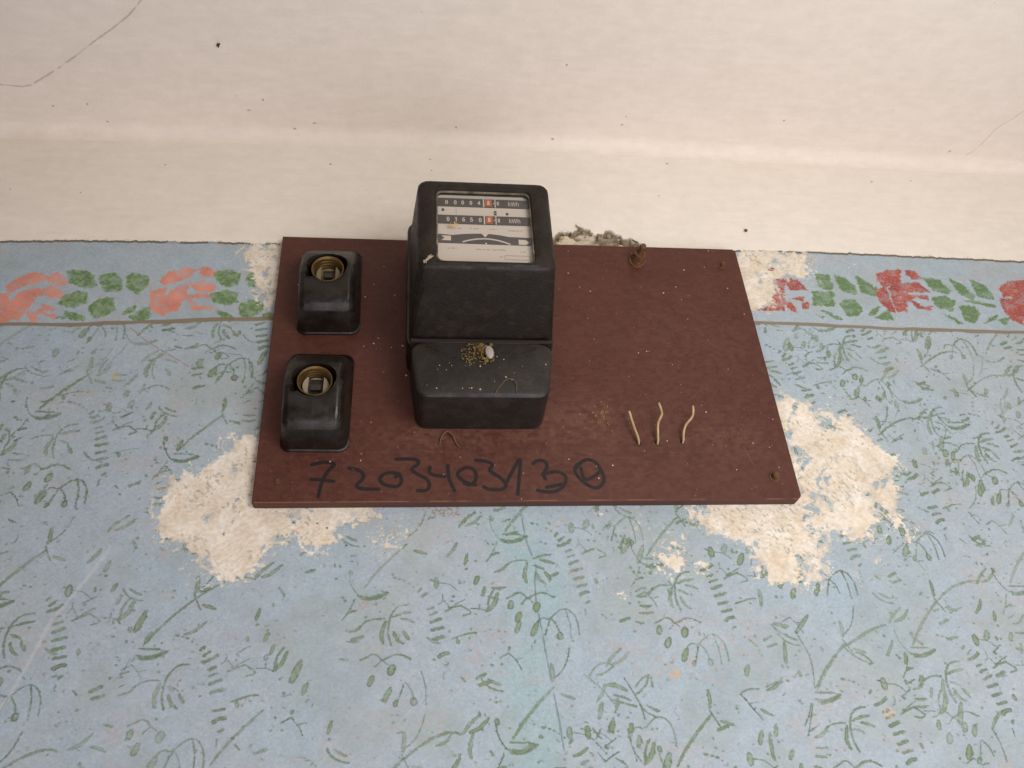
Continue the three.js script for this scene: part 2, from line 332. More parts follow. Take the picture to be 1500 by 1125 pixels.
// where the paint has come away from the plaster
bare(patches, -3.4,-215.1, -11.5,-223.7, -24.8,-230.2, -31.4,-239.1, -41.6,-245.4, -53,-249.8, -58.2,-254.7, -65.8,-265.1, -70.9,-269.9, -68,-278.3, -71.5,-286.6, -68.3,-296.5, -70.1,-307.9, -58.9,-310.9, -52.6,-315, -42.8,-311.1, -37.9,-316.3, -41,-324.1, -33.2,-328.7, -38.2,-333, -31.7,-339.6, -24.2,-342.5, -15.3,-344.3, -10.1,-341.1, 3.5,-333.7, 10.6,-322.1, 16.5,-306.7, 28.6,-305.2, 36.3,-314.5, 48,-313.5, 49.9,-325.5, 55.6,-323.9, 56.4,-311.9, 65.7,-305.6, 77.3,-298.1, 85.7,-290.4, 94.4,-285.7, 91.7,-256.6, 13.4,-256.3, 9.9,-217.8);
bare(patches, 469.8,-174.4, 480.6,-172.3, 490.8,-176.3, 499.6,-178.3, 502.6,-188.6, 515.1,-190.5, 527.8,-198.6, 542.3,-206.6, 545,-216.5, 550.1,-224.4, 557.6,-230.2, 565,-241.8, 569.9,-249.5, 559.1,-255.1, 552.6,-264.4, 551,-275.5, 553,-286.4, 554.9,-297.1, 561.5,-304.2, 563.4,-325, 560,-325, 549.9,-307.6, 542.5,-291.6, 536.1,-289.8, 532.2,-296.9, 533.2,-310.9, 523.5,-320.2, 515,-314.1, 500.9,-315.6, 487.9,-306.9, 478.5,-310.2, 479.1,-327.2, 474,-340.4, 467.3,-353.3, 458.3,-356.3, 442.1,-356, 425.3,-350.9, 423.9,-342.8, 410.3,-337.7, 408.4,-331.1, 412.1,-321.2, 403.3,-316.1, 396.4,-309.2, 392.4,-304.1, 381.7,-308.2, 375.8,-303.9, 361.4,-291.7, 364.2,-284.8, 377.8,-274.3, 450.1,-256.6, 445.1,-199);
bare(patches, -31.8,-1.2, -34,-16.1, -32.7,-28.1, -22.6,-39.6, -14,-55.9, -17.2,-73.9, -7.9,-80.1, 4.9,-75.8, 4.1,0.2);
bare(patches, 452.6,10.5, 513.4,6.1, 546.5,4.4, 542.8,-16.3, 530.4,-26.8, 512.3,-24.6, 495.4,-26.9, 499.3,-35.9, 497,-55.4, 490.3,-66.1, 479.1,-61.1, 471.2,-70.8, 455.2,-68.7);
bare(patches, 343.3,-309.6, 351.8,-311.5, 346.5,-326.5, 349.2,-338.3, 346.7,-342.9, 327.8,-342, 328.6,-336.8, 337.7,-326.4);
bare(patches, 313.7,-301.9, 320.7,-293.9, 325.7,-300.2, 317.2,-306.2);
bare(patches, 281.2,-293.5, 287.4,-284.9, 290,-293.6);
bare(patches, 111.7,-287.7, 120.7,-296.8, 122,-311.6, 117.6,-306.8);
bare(patches, 99,-308.4, 107.6,-304.3, 116.7,-318.5, 102.1,-322.9);
bare(patches, -29.8,-216.5, -23.5,-212.6, -17.5,-215.2, -20.6,-223.1, -27.8,-223.1);
bare(patches, 539.1,-31.1, 545.6,-29, 544.7,-38.1, 538.3,-40.1);
bare(patches, 510.6,-171, 518.6,-177, 538.1,-190.3, 533.7,-191.9, 513,-180.1);
bare(patches, 492.6,-346.7, 497.5,-344.4, 498.9,-350.3, 493.3,-354.9);
bare(patches, 524.3,-330.3, 531.8,-328, 529.7,-338.9, 523.9,-337.6);
bare(patches, 264.5,-338.1, 274.3,-341.7, 270.5,-346.2);
bare(patches, 287.7,-357.8, 291.5,-359, 290.3,-364, 287,-363.4);
bare(patches, 585.2,-5.6, 592.9,-10.9, 588.8,-14.8, 582.6,-9.4);
bare(patches, 362,-341.5, 371.7,-336.4, 372.3,-345.7, 365.5,-351.4);
// lines: top of the blue, foot of the border, cracks
const topLine = pts(-261.6,-7.3, -200.9,-4.1, -138.7,-2.6, -23.3,-0.9, 2.9,-0.8, 262.4,3.5, 515.9,7.1, 596.5,7.1, 793.7,3.4);
const footLine = pts(-236.9,-106.2, -173.9,-104.8, -127.5,-101.6, -68.4,-97.2, -1.6,-93.4, 189.1,-90.7, 467.4,-88.7, 532.9,-89.9, 641.6,-93.5, 754.1,-94.7);
const wallCrack = pts(220.1,-285.6, 219.4,-297.8, 221.3,-312.9, 228.2,-336.3, 226.3,-347.7, 226.2,-364.3, 229,-386, 231.2,-407, 233.8,-427.2, 237.6,-456.5, 240,-486.6, 240.8,-510.8);
const redScratch = pts(-128.2,-104.6, -109.5,-120.8, -93.1,-131.6, -64,-150.8);
const paleScratch = pts(-104.8,-317, -117.5,-341.3, -135.2,-372.1, -143.2,-399, -149.7,-420, -155.3,-433.6);
const ceilingCrack = pts(-115,150.7, -122.8,143.4, -135.2,130.1, -154.7,114.6, -174,100.9, -198.4,82, -222.8,64.9, -248.9,48, -258,45.8, -279.5,47.7, -304.4,48.6);
const ceilingCrackRight = pts(798.8,73.3, 793,63.4, 782,48.2, 775.8,17.5, 769.5,6.7);
const ceilingSpecks = pts(21.4,10.4, -0,2.7, 172,8.7, 280.3,-1.7, -28.5,37.9, 33.4,-48.3, -44.2,24.7, 280.2,94.7, 745.7,10.7, 534,40.8, 354.4,21.9, 356.4,33.4, -202.4,27.5, -236.8,22.9, -189,4.7);
const wallSpecks = pts(409.7,131.7, -128.2,100.8, -202.4,57.6, -268.6,58.9, 335.4,147, 392.8,81.5, 649.6,116.4, 698.5,120, 38.8,111, 144.2,123.1, 145.6,106.7);
const hole = pts(282.7,24.7, 291.7,28.9, 299.2,31.1, 315.9,24.2, 328.1,28.4, 339.7,21.3, 353.6,16.2, 362.7,12.8, 359.2,-2.2, 275.8,-5.2);
// the number written on the board with a marker
marker(45.4,-248.7, 52.2,-246.4, 59.3,-246.4, 64.9,-248.1, 59.6,-252.7, 55.6,-260.5, 53.2,-269.4, 52.3,-277.6);
marker(45.3,-262.1, 54.3,-262.7, 63.8,-263.9);
marker(75.7,-252.1, 82.7,-252.7, 88.5,-257.3, 87.2,-262.9, 82.3,-266.8, 83.5,-270.1, 90.5,-271.2, 100.5,-271);
marker(117.3,-257.4, 111.2,-255.6, 104.1,-257.3, 100.7,-261.8, 103.3,-266.3, 111.4,-269.1, 117.5,-268.6, 119.9,-263, 117.3,-257.4, 114.3,-260.2);
marker(114.5,-243.6, 126.3,-243.1, 132.5,-244.2, 133.6,-248.3, 126.4,-252.8, 131.6,-257.4, 140.8,-262, 142.8,-268.7, 139.7,-273.2, 132.6,-272.6);
marker(142.8,-251.2, 141.3,-255.2, 144.9,-258.6, 155.1,-259.8);
marker(157.8,-249.5, 157.7,-258.7, 160.6,-267.7, 163.1,-272.8);
marker(180.6,-267.8, 172.5,-266.1, 164.9,-258.7, 167.6,-254.1, 174.9,-250.7, 181.1,-254.2, 181.8,-263.3, 176.5,-268.4, 171.4,-266.1);
marker(181.8,-244.8, 191.7,-245.4, 196.8,-249.5, 191.4,-254.1, 201.5,-260.5, 207.4,-267.3, 204.1,-272.4, 191.7,-272.3, 187.7,-269.5);
marker(207,-265.1, 213.4,-253.6, 220.5,-240.8, 218.5,-257.1, 215.8,-276.4);
marker(230.7,-247.8, 235.2,-244.3, 241.5,-245.5, 243.2,-251.4, 238.4,-258.3, 240.2,-262.3);
marker(238.4,-258.3, 247.1,-254.9, 256.5,-257.2, 258.7,-263, 254.3,-271, 245.5,-275.5, 233.1,-273.1);
marker(240.7,-270.3, 253.5,-267.6);
marker(276.5,-244.4, 267.9,-249.1, 265.8,-254.9, 269.8,-263.1, 279.6,-271.1, 286,-271.2, 291.6,-264.3, 289.9,-255, 284.5,-245, 276.5,-243.8, 270.1,-249.1, 266.4,-254.3);
marker(271.9,-252.6, 272.2,-260.8, 276.1,-264.2, 285.2,-258.5, 288.8,-255);
// ------------------------------------------------------------------ wall
const run = (a, b, s) => { const o = []; for (let v = a; v < b - 1e-6; v += s) o.push(v); o.push(b); return o; };
const WALL_Z = -0.009;
const strips = [[-980, -400], [-860, -350], [-745, -420], [-630, -372], [-510, -410], [-395, -352], [-280, -400], [-165, -378], [-49, -418], [109, -377], [222, -332], [339, -355], [461, -465], [550, -433], [655, -384], [770, -420], [885, -360], [1000, -405], [1110, -440], [1225, -380], [1340, -415], [1455, -365], [1570, -400]];
function smoothPath(g, p, closed) {
  g.beginPath();
  if (closed) {
    const m = (a, b) => [(a[0] + b[0]) / 2, (a[1] + b[1]) / 2], n = p.length, s = m(p[n - 1], p[0]);
    g.moveTo(...s); for (let i = 0; i < n; i++) g.quadraticCurveTo(...p[i], ...m(p[i], p[(i + 1) % n])); g.closePath();
  } else {
    g.moveTo(...p[0]);
    for (let i = 1; i < p.length - 1; i++) g.quadraticCurveTo(...p[i], (p[i][0] + p[i + 1][0]) / 2, (p[i][1] + p[i + 1][1]) / 2);
    g.lineTo(...p[p.length - 1]);
  }
}
function printStamp(g, kx, ky, x, y, rand, skip = 0.08, ink = 1, list = strokes) {
  const at = ([u, v]) => [kx(x + u), ky(y + v)], S = Math.abs(kx(1) - kx(0));
  for (const s of list) {
    const longStem = s.k === 'taper' && s.p.length > 4 && Math.hypot(s.p[0][0] - s.p[s.p.length - 1][0], s.p[0][1] - s.p[s.p.length - 1][1]) > 34;
    if (rand() < (longStem ? 0.2 + 0.8 * skip : skip)) continue;
    const a = (0.52 + 0.44 * rand()) * ink, p = s.p.map(at), w = s.w * S * (0.74 + 0.28 * rand());
    const dark = `rgba(82,102,84,${a})`, pale = `rgba(124,139,110,${a})`;
    g.lineCap = g.lineJoin = 'round';
    if (s.k === 'stroke') {
      smoothPath(g, p); g.strokeStyle = dark; g.lineWidth = Math.max(1.1, w); g.stroke();
      if (w > 1.9) { g.strokeStyle = pale; g.lineWidth = w * 0.5; g.stroke(); }
    } else {
      const L = [], R = [], n = p.length;
      for (let i = 0; i < n; i++) {
        const q = p[Math.max(0, i - 1)], r = p[Math.min(n - 1, i + 1)], l = Math.hypot(r[0] - q[0], r[1] - q[1]) || 1, t = i / (n - 1);
        const h = w / 2 * (s.k === 'blob' ? 0.75 + 0.4 * Math.sin(t * 3.1) : 0.55 + 0.75 * Math.sin(Math.PI * (0.1 + 0.75 * (1 - t))));
        const nx = -(r[1] - q[1]) / l * h, ny = (r[0] - q[0]) / l * h; L.push([p[i][0] + nx, p[i][1] + ny]); R.unshift([p[i][0] - nx, p[i][1] - ny]);
      }
      const q = p[n - 1], q0 = p[0], e = [q[0] + (q[0] - p[n - 2][0]) * 0.25, q[1] + (q[1] - p[n - 2][1]) * 0.25], b = [q0[0] + (q0[0] - p[1][0]) * 0.3, q0[1] + (q0[1] - p[1][1]) * 0.3];
      smoothPath(g, [b, ...L, e, ...R], true); g.fillStyle = pale; g.fill(); g.strokeStyle = dark; g.lineWidth = Math.max(1, w * 0.22); g.stroke();
    }
  }
}
function dots(g, kx, ky, x, y, rand) { const S = Math.abs(kx(1) - kx(0)); for (let n = 0; n < 40; n++) { const u = -34 + 122 * rand(), v = -80 + 160 * rand(), q = (0.5 + 0.75 * rand()) * S, al = 0.4 + 0.5 * rand(); g.fillStyle = `rgba(124,138,112,${al})`; g.strokeStyle = `rgba(94,112,92,${al})`; g.lineWidth = 0.35 * S; g.beginPath(); g.ellipse(kx(x + u), ky(y + v), q, q * (0.7 + 0.3 * rand()), rand() * 3, 0, 7); g.fill(); g.stroke(); } }
const COLOURS = { pink: '206,132,112', red: '158,78,68', leaf: '92,120,76' };
function mulberry(s) { return () => { s = (s + 0x6d2b79f5) | 0; let t = Math.imul(s ^ (s >>> 15), 1 | s); t = (t + Math.imul(t ^ (t >>> 7), 61 | t)) ^ t; return ((t ^ (t >>> 14)) >>> 0) / 4294967296; }; }
function blurred(c, r) {                                             // coverage of a drawn mask, box-blurred twice
  const w = c.width, h = c.height, d = c.getContext('2d').getImageData(0, 0, w, h).data, a = new Float32Array(w * h), b = new Float32Array(w * h);
  for (let i = 0; i < a.length; i++) a[i] = d[i * 4 + 3] / 255;
  const pass = (s, o, n, m, st, sm) => { for (let j = 0; j < m; j++) { let v = 0; for (let i = -r; i <= r; i++) v += s[j * sm + clamp(i, 0, n - 1) * st]; for (let i = 0; i < n; i++) { o[j * sm + i * st] = v / (2 * r + 1); v += s[j * sm + Math.min(n - 1, i + r + 1) * st] - s[j * sm + Math.max(0, i - r) * st]; } } };
  for (let k = 0; k < 2; k++) { pass(a, b, w, h, 1, w); pass(b, a, h, w, w, 1); }
  return a;
}
const seg = (line) => (x, y) => { let d = 9; for (let i = 1; i < line.length; i++) { const [a, b] = line[i - 1], [c, e] = line[i], u = c - a, v = e - b, t = clamp(((x - a) * u + (y - b) * v) / (u * u + v * v)); d = Math.min(d, Math.hypot(x - a - u * t, y - b - v * t)); } return d; };
const crackD = seg(wallCrack), redD = seg(redScratch), paleD = seg(paleScratch);
function wallPaint(x0, y0, w, h, W, H, worn) {
  const kx = (mm) => (mm / 1000 - x0) / w * W, ky = (mm) => (y0 + h - mm / 1000) / h * H;
  const [ink, gi] = canvas(W, H), [sten, gs] = canvas(W, H), [pm, gp] = canvas(W / 2, H / 2);
  for (const [sx, sy] of strips) {
    if (sx / 1000 < x0 - 0.16 || sx / 1000 > x0 + w + 0.08) continue;
    const rand = mulberry(sx * 7 + 1);
    for (let k = -5; k < 3; k++) { printStamp(gi, kx, ky, sx + 3 * (rand() - 0.5), sy + k * 160, rand, 0.10); dots(gi, kx, ky, sx, sy + k * 160, rand); printStamp(gi, kx, ky, sx + 62 + 9 * (rand() - 0.5), sy + k * 160 + 77, rand, sy + k * 160 + 77 > -300 ? 0.46 : 0.90, 0.8); }
  }
  if (worn) printStamp(gi, kx, ky, 0, 0, mulberry(17), 0.02, 1, extra);
  // spatter of the roller
  const r = mulberry(Math.round(x0 * 1000) + 5);
  for (let i = 0; i < w * h * 5600; i++) { const x = r() * W, y = r() * H, l = 1 + r() * r() * 7, t = r() * 6.3, red = r(); gi.strokeStyle = `rgba(${red < 0.3 ? '150,120,112' : red < 0.5 ? '120,118,108' : '86,110,90'},${0.2 + 0.45 * r()})`; gi.lineWidth = 0.8 + 1.4 * r(); gi.beginPath(); gi.moveTo(x, y); gi.lineTo(x + l * Math.cos(t), y + l * Math.sin(t)); gi.stroke(); }
  for (const dx of worn ? [0] : [-563, -282, 264, 528]) for (const s of stencils) {
    const p = s.p.map(([a, b]) => [kx(a + dx), ky(b)]);
    if (s.c === 'leaf' && s.p[0][0] > 400) { gs.beginPath(); const cx = p.reduce((t, q) => t + q[0], 0) / p.length, cy = p.reduce((t, q) => t + q[1], 0) / p.length; p.forEach((q, n) => { const e = p[(n + 1) % p.length], len = Math.hypot(e[0] - q[0], e[1] - q[1]), teeth = Math.max(1, Math.round(len / 6)); for (let k = 0; k < teeth; k++) for (const [f, o] of [[0, 1.0], [0.7, 1.10]]) { const t = (k + f) / teeth, X = lerp(q[0], e[0], t), Y = lerp(q[1], e[1], t); gs[n || k || f ? 'lineTo' : 'moveTo'](cx + (X - cx) * o, cy + (Y - cy) * o); } }); gs.closePath(); } else if (s.c === 'leaf') { smoothPath(gs, p.flatMap((q, i) => { const n = p[(i + 1) % p.length]; return [q, [(q[0] + n[0]) / 2 + 1.6 * (r() - 0.5) * 3, (q[1] + n[1]) / 2 + 1.6 * (r() - 0.5) * 3]]; }), true); } else smoothPath(gs, p.flatMap((q, i) => { const n = p[(i + 1) % p.length]; return [q, q, [(q[0] + n[0]) / 2, (q[1] + n[1]) / 2]]; }), true);
    gs.fillStyle = `rgb(${COLOURS[s.c]})`; gs.fill(); gs.strokeStyle = `rgb(${COLOURS[s.c]})`; gs.lineWidth = s.c === 'leaf' ? 3.5 : 7; gs.stroke();
  }
  if (worn) { gp.fillStyle = '#fff'; for (const p of patches) { gp.beginPath(); p.forEach(([a, b], i) => gp[i ? 'lineTo' : 'moveTo'](kx(a) / 2, ky(b) / 2)); gp.closePath(); gp.fill(); } }
  const bareMask = worn ? blurred(pm, 7) : null;
  const I = gi.getImageData(0, 0, W, H).data, S = gs.getImageData(0, 0, W, H).data;
  const sb = blurred(sten, 2);
  const [col, gc] = canvas(W, H), [bmp, gb] = canvas(W, H), C = gc.createImageData(W, H), B = gb.createImageData(W, H);
  for (let y = 0, i = 0; y < H; y++) {
    const Y = y0 + h - (y + 0.5) / H * h;
    for (let x = 0; x < W; x++, i += 4) {
      const X = x0 + (x + 0.5) / W * w, mx = X * 1000, my = Y * 1000;
      const fine = noise(mx * 1.1, my * 1.1, 3), mid = fbm(mx * 0.11, my * 0.11, 7, 4), big = fbm(mx * 0.016, my * 0.016, 9, 3), grit = noise(mx * 0.55, my * 0.8, 21);
      const streak = fbm(mx * 0.05, my * 0.24, 31, 5);
      let R, G, Bl, hgt;
      const top = along(topLine, X) + 0.0012 * (noise(mx * 0.25, 3, 5) - 0.5) + 0.0008 * (noise(mx * 0.9, 8, 6) - 0.5);
      const foot = along(footLine, X) + 0.0012 * (noise(mx * 0.06, 1, 8) - 0.5);
      if (Y > top) {                                                  // limewash
        const v = (streak - 0.5) * 9 + (mid - 0.5) * 8 + (fine - 0.5) * 5;
        R = 226 + v; G = 218 + v; Bl = 205 + v * 1.15;
        hgt = 0.62 + 0.14 * (streak - 0.5) + 0.22 * (mid - 0.5) + 0.05 * (fine - 0.5);
        const ht = worn && Y < 0.06 ? holeTop(X) : -1;
        if (ht > -1) {
          const ed = (ht + 0.010 * (fbm(mx * 0.13, my * 0.16, 205, 2) - 0.5) - Y) * 1000, inn = smooth(-0.2, 0.5, ed), deep = smooth(0.25, 0.45, fbm(mx * 0.05 + 2, my * 0.12, 209, 3)), g2 = fbm(mx * 0.4, my * 0.5, 213, 3);
          R = lerp(R, lerp(198, 142, deep) + (g2 - 0.5) * 36, inn); G = lerp(G, lerp(186, 126, deep) + (g2 - 0.5) * 34, inn); Bl = lerp(Bl, lerp(166, 104, deep) + (g2 - 0.5) * 30, inn); hgt += inn * (g2 - 0.5) * 0.25;
        }
        const near = (Y - top) * 1000;
        if (near < 2.5 && noise(mx * 0.3, my * 0.6, 41) > 0.74) { R -= 14; G -= 14; Bl -= 16; }
      } else {
        const v = (mid - 0.5) * 12 + (fine - 0.5) * 14 + (grit - 0.5) * 9;
        R = 159 + v + (big - 0.5) * 9; G = 172 + v; Bl = 179 + v - (big - 0.5) * 6;
        hgt = 0.58 + 0.16 * (mid - 0.5) + 0.08 * (fine - 0.5) + 0.10 * (streak - 0.5);
        const damp = worn ? smooth(0.035, 0.008, Math.abs(X - 0.222 - 0.03 * (noise(my * 0.02, 4, 45) - 0.5))) * smooth(-0.27, -0.31, Y) * smooth(0.25, 0.55, fbm(mx * 0.05, my * 0.03, 47, 4)) : 0;
        R -= 7 * damp; G += 1 * damp; Bl -= 2 * damp;
        const soil = smooth(0.48, 0.66, fbm(mx * 0.02 + 21, my * 0.024, 49, 5)) * smooth(0.35, 0.6, fine); R -= 8 * soil; G -= 10 * soil; Bl -= 18 * soil;
        // rubbed places where undercoat and old colour come through
        const rub = fbm(mx * 0.028 + 40, my * 0.05, 51, 4), thin = fbm(mx * 0.32, my * 0.5, 53, 3);
        const ru = smooth(0.56, 0.72, rub) * smooth(0.5, 0.68, thin);
        R = lerp(R, 170, ru * 0.5); G = lerp(G, 160, ru * 0.5); Bl = lerp(Bl, 154, ru * 0.5);
        const ii = 4 * (clamp(y + Math.round((Y < -0.3 ? 1.6 : 2.4) * (noise(mx * 0.9, my * 0.9, 62) - 0.5)), 0, H - 1) * W + clamp(x + Math.round((Y < -0.3 ? 1.6 : 2.4) * (noise(mx * 0.9, my * 0.9, 64) - 0.5)), 0, W - 1));
        let a = I[ii + 3] / 255 * (0.66 + 0.5 * smooth(0.28, 0.6, fbm(mx * 0.5, my * 0.5, 61, 3))) * (0.74 + 0.45 * smooth(0.3, 0.6, fbm(mx * 0.03, my * 0.03, 63, 2)));
        if (Y > foot) a *= 0;
        a = clamp(a, 0, 0.95); R = lerp(R, I[ii], a); G = lerp(G, I[ii + 1], a); Bl = lerp(Bl, I[ii + 2], a); hgt += 0.05 * a;
        if (Y > foot) {
          const wu = 7 * (fbm(mx * 0.34, my * 0.34, 65, 3) - 0.5), wv = 7 * (fbm(mx * 0.34, my * 0.34, 67, 3) - 0.5), si = clamp(y + Math.round(wv), 0, H - 1) * W + clamp(x + Math.round(wu), 0, W - 1), s4 = si * 4;
          if (S[s4 + 3] > 30) {
            const k = fbm(mx * 0.75, my * 0.75, 71, 3), e = sb[si], wear = fbm(mx * 0.12 + 5, my * 0.2, 77, 4);
            let q = smooth(0.25, 0.9, e + (k - 0.5) * 0.9) * (0.62 + 0.38 * smooth(0.3, 0.5, k)) * (0.65 + 0.35 * smooth(0.32, 0.5, wear));
            const leaf = S[s4 + 1] > S[s4];
            const mott = leaf && X < 0.2 ? smooth(0.48, 0.62, fbm(mx * 0.35, my * 0.35, 73, 2)) * 0.5 : 0;
            const hue = !leaf ? (noise(mx * 0.1, my * 0.1, 75) - 0.5) * 26 : (k - 0.5) * 34;
            R = lerp(R, S[s4] + hue + mott * 50, q); G = lerp(G, S[s4 + 1] + hue * 0.8 + mott * 46, q); Bl = lerp(Bl, S[s4 + 2] + hue * 0.6 + mott * 30, q); hgt += 0.04 * q;
          }
        }
        const dt = (top - Y) * 1000, df = (Y - foot) * 1000;
        const lt = smooth(3.1, 2.2, dt) * (noise(mx * 0.12, 7, 81) > (X < 0.04 && X > -0.23 ? 0.34 : 0.0) ? 1 : 0.3) * (0.75 + 0.25 * fine);
        R = lerp(R, 100, lt); G = lerp(G, 90, lt); Bl = lerp(Bl, 74, lt);
        const wd = 2.0 + 0.8 * (noise(mx * 0.05, 2, 83) - 0.5), lf = smooth(wd + 0.4, wd - 0.3, Math.abs(df - 1)) * (0.8 + 0.3 * (grit - 0.5));
        R = lerp(R, 122 + 24 * (grit - 0.5), lf); G = lerp(G, 106 + 18 * (grit - 0.5), lf); Bl = lerp(Bl, 82, lf);
        if (worn) {
          const j = (y >> 1) * (W / 2) + (x >> 1), m = bareMask[j];
          if (m > 0.02) {
            const wx = mx + 14 * (noise(mx * 0.05, my * 0.05, 88) - 0.5), n1 = fbm(wx * 0.2, my * 0.22, 91, 6), n2 = fbm((wx - my * 0.4) * 0.075 + 9, (my + wx * 0.2) * 0.05, 93, 5);
            const t = m + (n1 - 0.5) * 1.5 + (n2 - 0.5) * 2.3 * m + 0.03, t2 = t + 0.30 * (noise(mx * 1.3, my * 1.3, 90) - 0.5) * smooth(0.75, 0.4, t), fleck = smooth(0.64, 0.72, fbm(mx * 0.55, my * 0.6, 111, 3)) * smooth(0.03, 0.22, m) * 0.85, on = Math.max(smooth(0.40, 0.56, t2), fleck), deep = smooth(0.62, 1.0, t);
            const pl = fbm(mx * 0.09, my * 0.09, 95, 3), gr = fbm(mx * 0.45, my * 0.55, 97, 3);
            let pr = 216 + (pl - 0.5) * 26 + (gr - 0.5) * 34, pg = 206 + (pl - 0.5) * 34 + (gr - 0.5) * 34, pb = 188 + (pl - 0.5) * 46 + (gr - 0.5) * 32;
            const dirt = smooth(0.62, 0.72, fbm(mx * 0.5 + my * 0.3, my * 0.3 - mx * 0.12, 99, 4)) * smooth(0.42, 0.62, fbm(mx * 0.05, my * 0.05, 98, 2)) * 0.5; pr = lerp(pr, 132, dirt); pg = lerp(pg, 130, dirt); pb = lerp(pb, 112, dirt);
            const film = smooth(0.5, 0.66, fbm(mx * 0.06 + 70, my * 0.08, 104, 5)) * (1 - deep) * 0.6; pr = lerp(pr, 176, film); pg = lerp(pg, 176, film); pb = lerp(pb, 170, film);
            const rust = smooth(0.66, 0.76, fbm(mx * 0.1 + 31, my * 0.1, 101, 3)) * 0.2; pr = lerp(pr, 196, rust); pg = lerp(pg, 160, rust); pb = lerp(pb, 122, rust);
            R = lerp(R, pr, on); G = lerp(G, pg, on); Bl = lerp(Bl, pb, on);
            hgt += -0.30 * on - 0.10 * deep + on * (0.34 * (gr - 0.5) + 0.12 * (pl - 0.5)) - dirt * on * 0.12;
          }
          const c = crackD(X, Y) * 1000; if (c < 3) { const wob = Math.abs(c - 0.5 * (noise(my * 0.3, mx * 0.3, 103) - 0.2)); const k = smooth(0.7, 0.2, wob) * smooth(0.2, 0.5, noise(mx * 0.1, my * 0.1, 105)); R = lerp(R, 96, k * 0.6); G = lerp(G, 112, k * 0.6); Bl = lerp(Bl, 112, k * 0.6); hgt -= 0.3 * k; }
          const rd = redD(X, Y) * 1000; if (rd < 2) { const k = smooth(0.7, 0.25, rd) * smooth(0.25, 0.5, noise(mx * 0.4, my * 0.4, 107)); R = lerp(R, 150, k * 0.7); G = lerp(G, 112, k * 0.7); Bl = lerp(Bl, 100, k * 0.7); }
          const ps = paleD(X, Y) * 1000; if (ps < 4) { const k = smooth(2.2, 0.4, ps + 1.6 * (noise(mx * 0.4, my * 0.4, 109) - 0.5)) * 0.55; R = lerp(R, 190, k); G = lerp(G, 192, k); Bl = lerp(Bl, 194, k); }
        }
      }
      C.data[i] = R; C.data[i + 1] = G; C.data[i + 2] = Bl; C.data[i + 3] = 255;
      B.data[i] = B.data[i + 1] = B.data[i + 2] = clamp(hgt * 255 + lattice(x, y, 1) - 0.5, 0, 255); B.data[i + 3] = 255;
    }
  }
  gc.putImageData(C, 0, 0); gb.putImageData(B, 0, 0);
  if (worn) {                                                        // fly spots, pits and little stains
    const dot = (X, Y, rr, c) => { gc.fillStyle = c; gc.beginPath(); gc.ellipse(kx(X * 1000), ky(Y * 1000), rr * W / w / 1000, rr * W / w / 1000 * 0.8, 0.4, 0, 7); gc.fill(); };
    for (const [a, b] of wallSpecks) dot(a, b, 0.7 + 0.6 * r(), 'rgba(120,98,80,0.85)');
    for (let k = 0; k < 28; k++) { const X = lerp(-0.3, 0.85, r()); dot(X, lerp(0.01, 0.14, r()), 0.25 + 0.4 * r() * r(), `rgba(130,105,88,${0.3 + 0.5 * r()})`); }
    for (let k = 0; k < 90; k++) dot(lerp(-0.3, 0.85, r()), lerp(-0.55, -0.12, r()), 0.3 + 0.7 * r() * r(), r() < 0.6 ? 'rgba(214,208,196,0.8)' : 'rgba(84,80,74,0.7)');
    const rag = (X, Y, a, b, rot, c, n = 26) => { gc.fillStyle = c; for (let k = 0; k < n; k++) { const t = r() * 6.3, q = Math.sqrt(r()); const u = a * q * Math.cos(t), v = b * q * Math.sin(t); gc.beginPath(); gc.ellipse(kx(X + u * Math.cos(rot) - v * Math.sin(rot)), ky(Y + u * Math.sin(rot) + v * Math.cos(rot)), (0.4 + r()) * 1.4, (0.3 + r()) * 1, r() * 3, 0, 7); gc.fill(); } };
    rag(157, -288, 13, 4, 0, 'rgba(120,82,62,0.35)', 90); rag(148, -284, 22, 2, 0, 'rgba(120,92,70,0.3)', 60);
    rag(330, -424, 4.5, 3, 0.4, 'rgba(206,160,120,0.5)', 60); rag(495, -458, 5, 4, 0, 'rgba(214,172,136,0.5)', 60); rag(-130, -158, 4, 3, 0, 'rgba(186,156,112,0.5)', 50);
    rag(200, -350, 16, 3, 0.1, 'rgba(186,150,136,0.28)', 70); rag(300, -405, 12, 2.5, -0.2, 'rgba(190,150,136,0.3)', 60); rag(225, -425, 12, 3, 0, 'rgba(186,150,136,0.25)', 70); rag(262, -345, 5, 9, 0.2, 'rgba(180,140,124,0.3)', 70); rag(92, -365, 5, 3, 0.6, 'rgba(170,132,128,0.45)', 40); rag(-75, -265, 8, 2.5, 0, 'rgba(196,168,146,0.4)', 50); rag(-105, -300, 6, 3, 0, 'rgba(186,150,140,0.3)', 40);
    for (const [a, b] of [[-3, -241], [52, -297], [60, -301], [76, -316], [371, -352], [33, -296]]) { dot(a / 1000, b / 1000, 0.9, 'rgba(52,46,40,0.9)'); }
  }
  return [canvasTexture(col), canvasTexture(bmp, false)];
}
const cornerLine = pts(-1100, 140, -298, 142, -95, 148, 122, 154.5, 274, 158, 513, 154, 852, 148, 1700, 140);   // where wall and ceiling meet
const cornerY = (x) => { const e = 0.06; return (along(cornerLine, x - e) + 2 * along(cornerLine, x) + along(cornerLine, x + e)) / 4; };
const FILLET = 0.014;
function holeTop(x) { return x < hole[0][0] - 0.03 || x > hole[7][0] + 0.003 ? -1 : along(hole.slice(0, 8), x) - 0.03 * Math.max(0, hole[0][0] - 0.006 - x) / 0.024; }
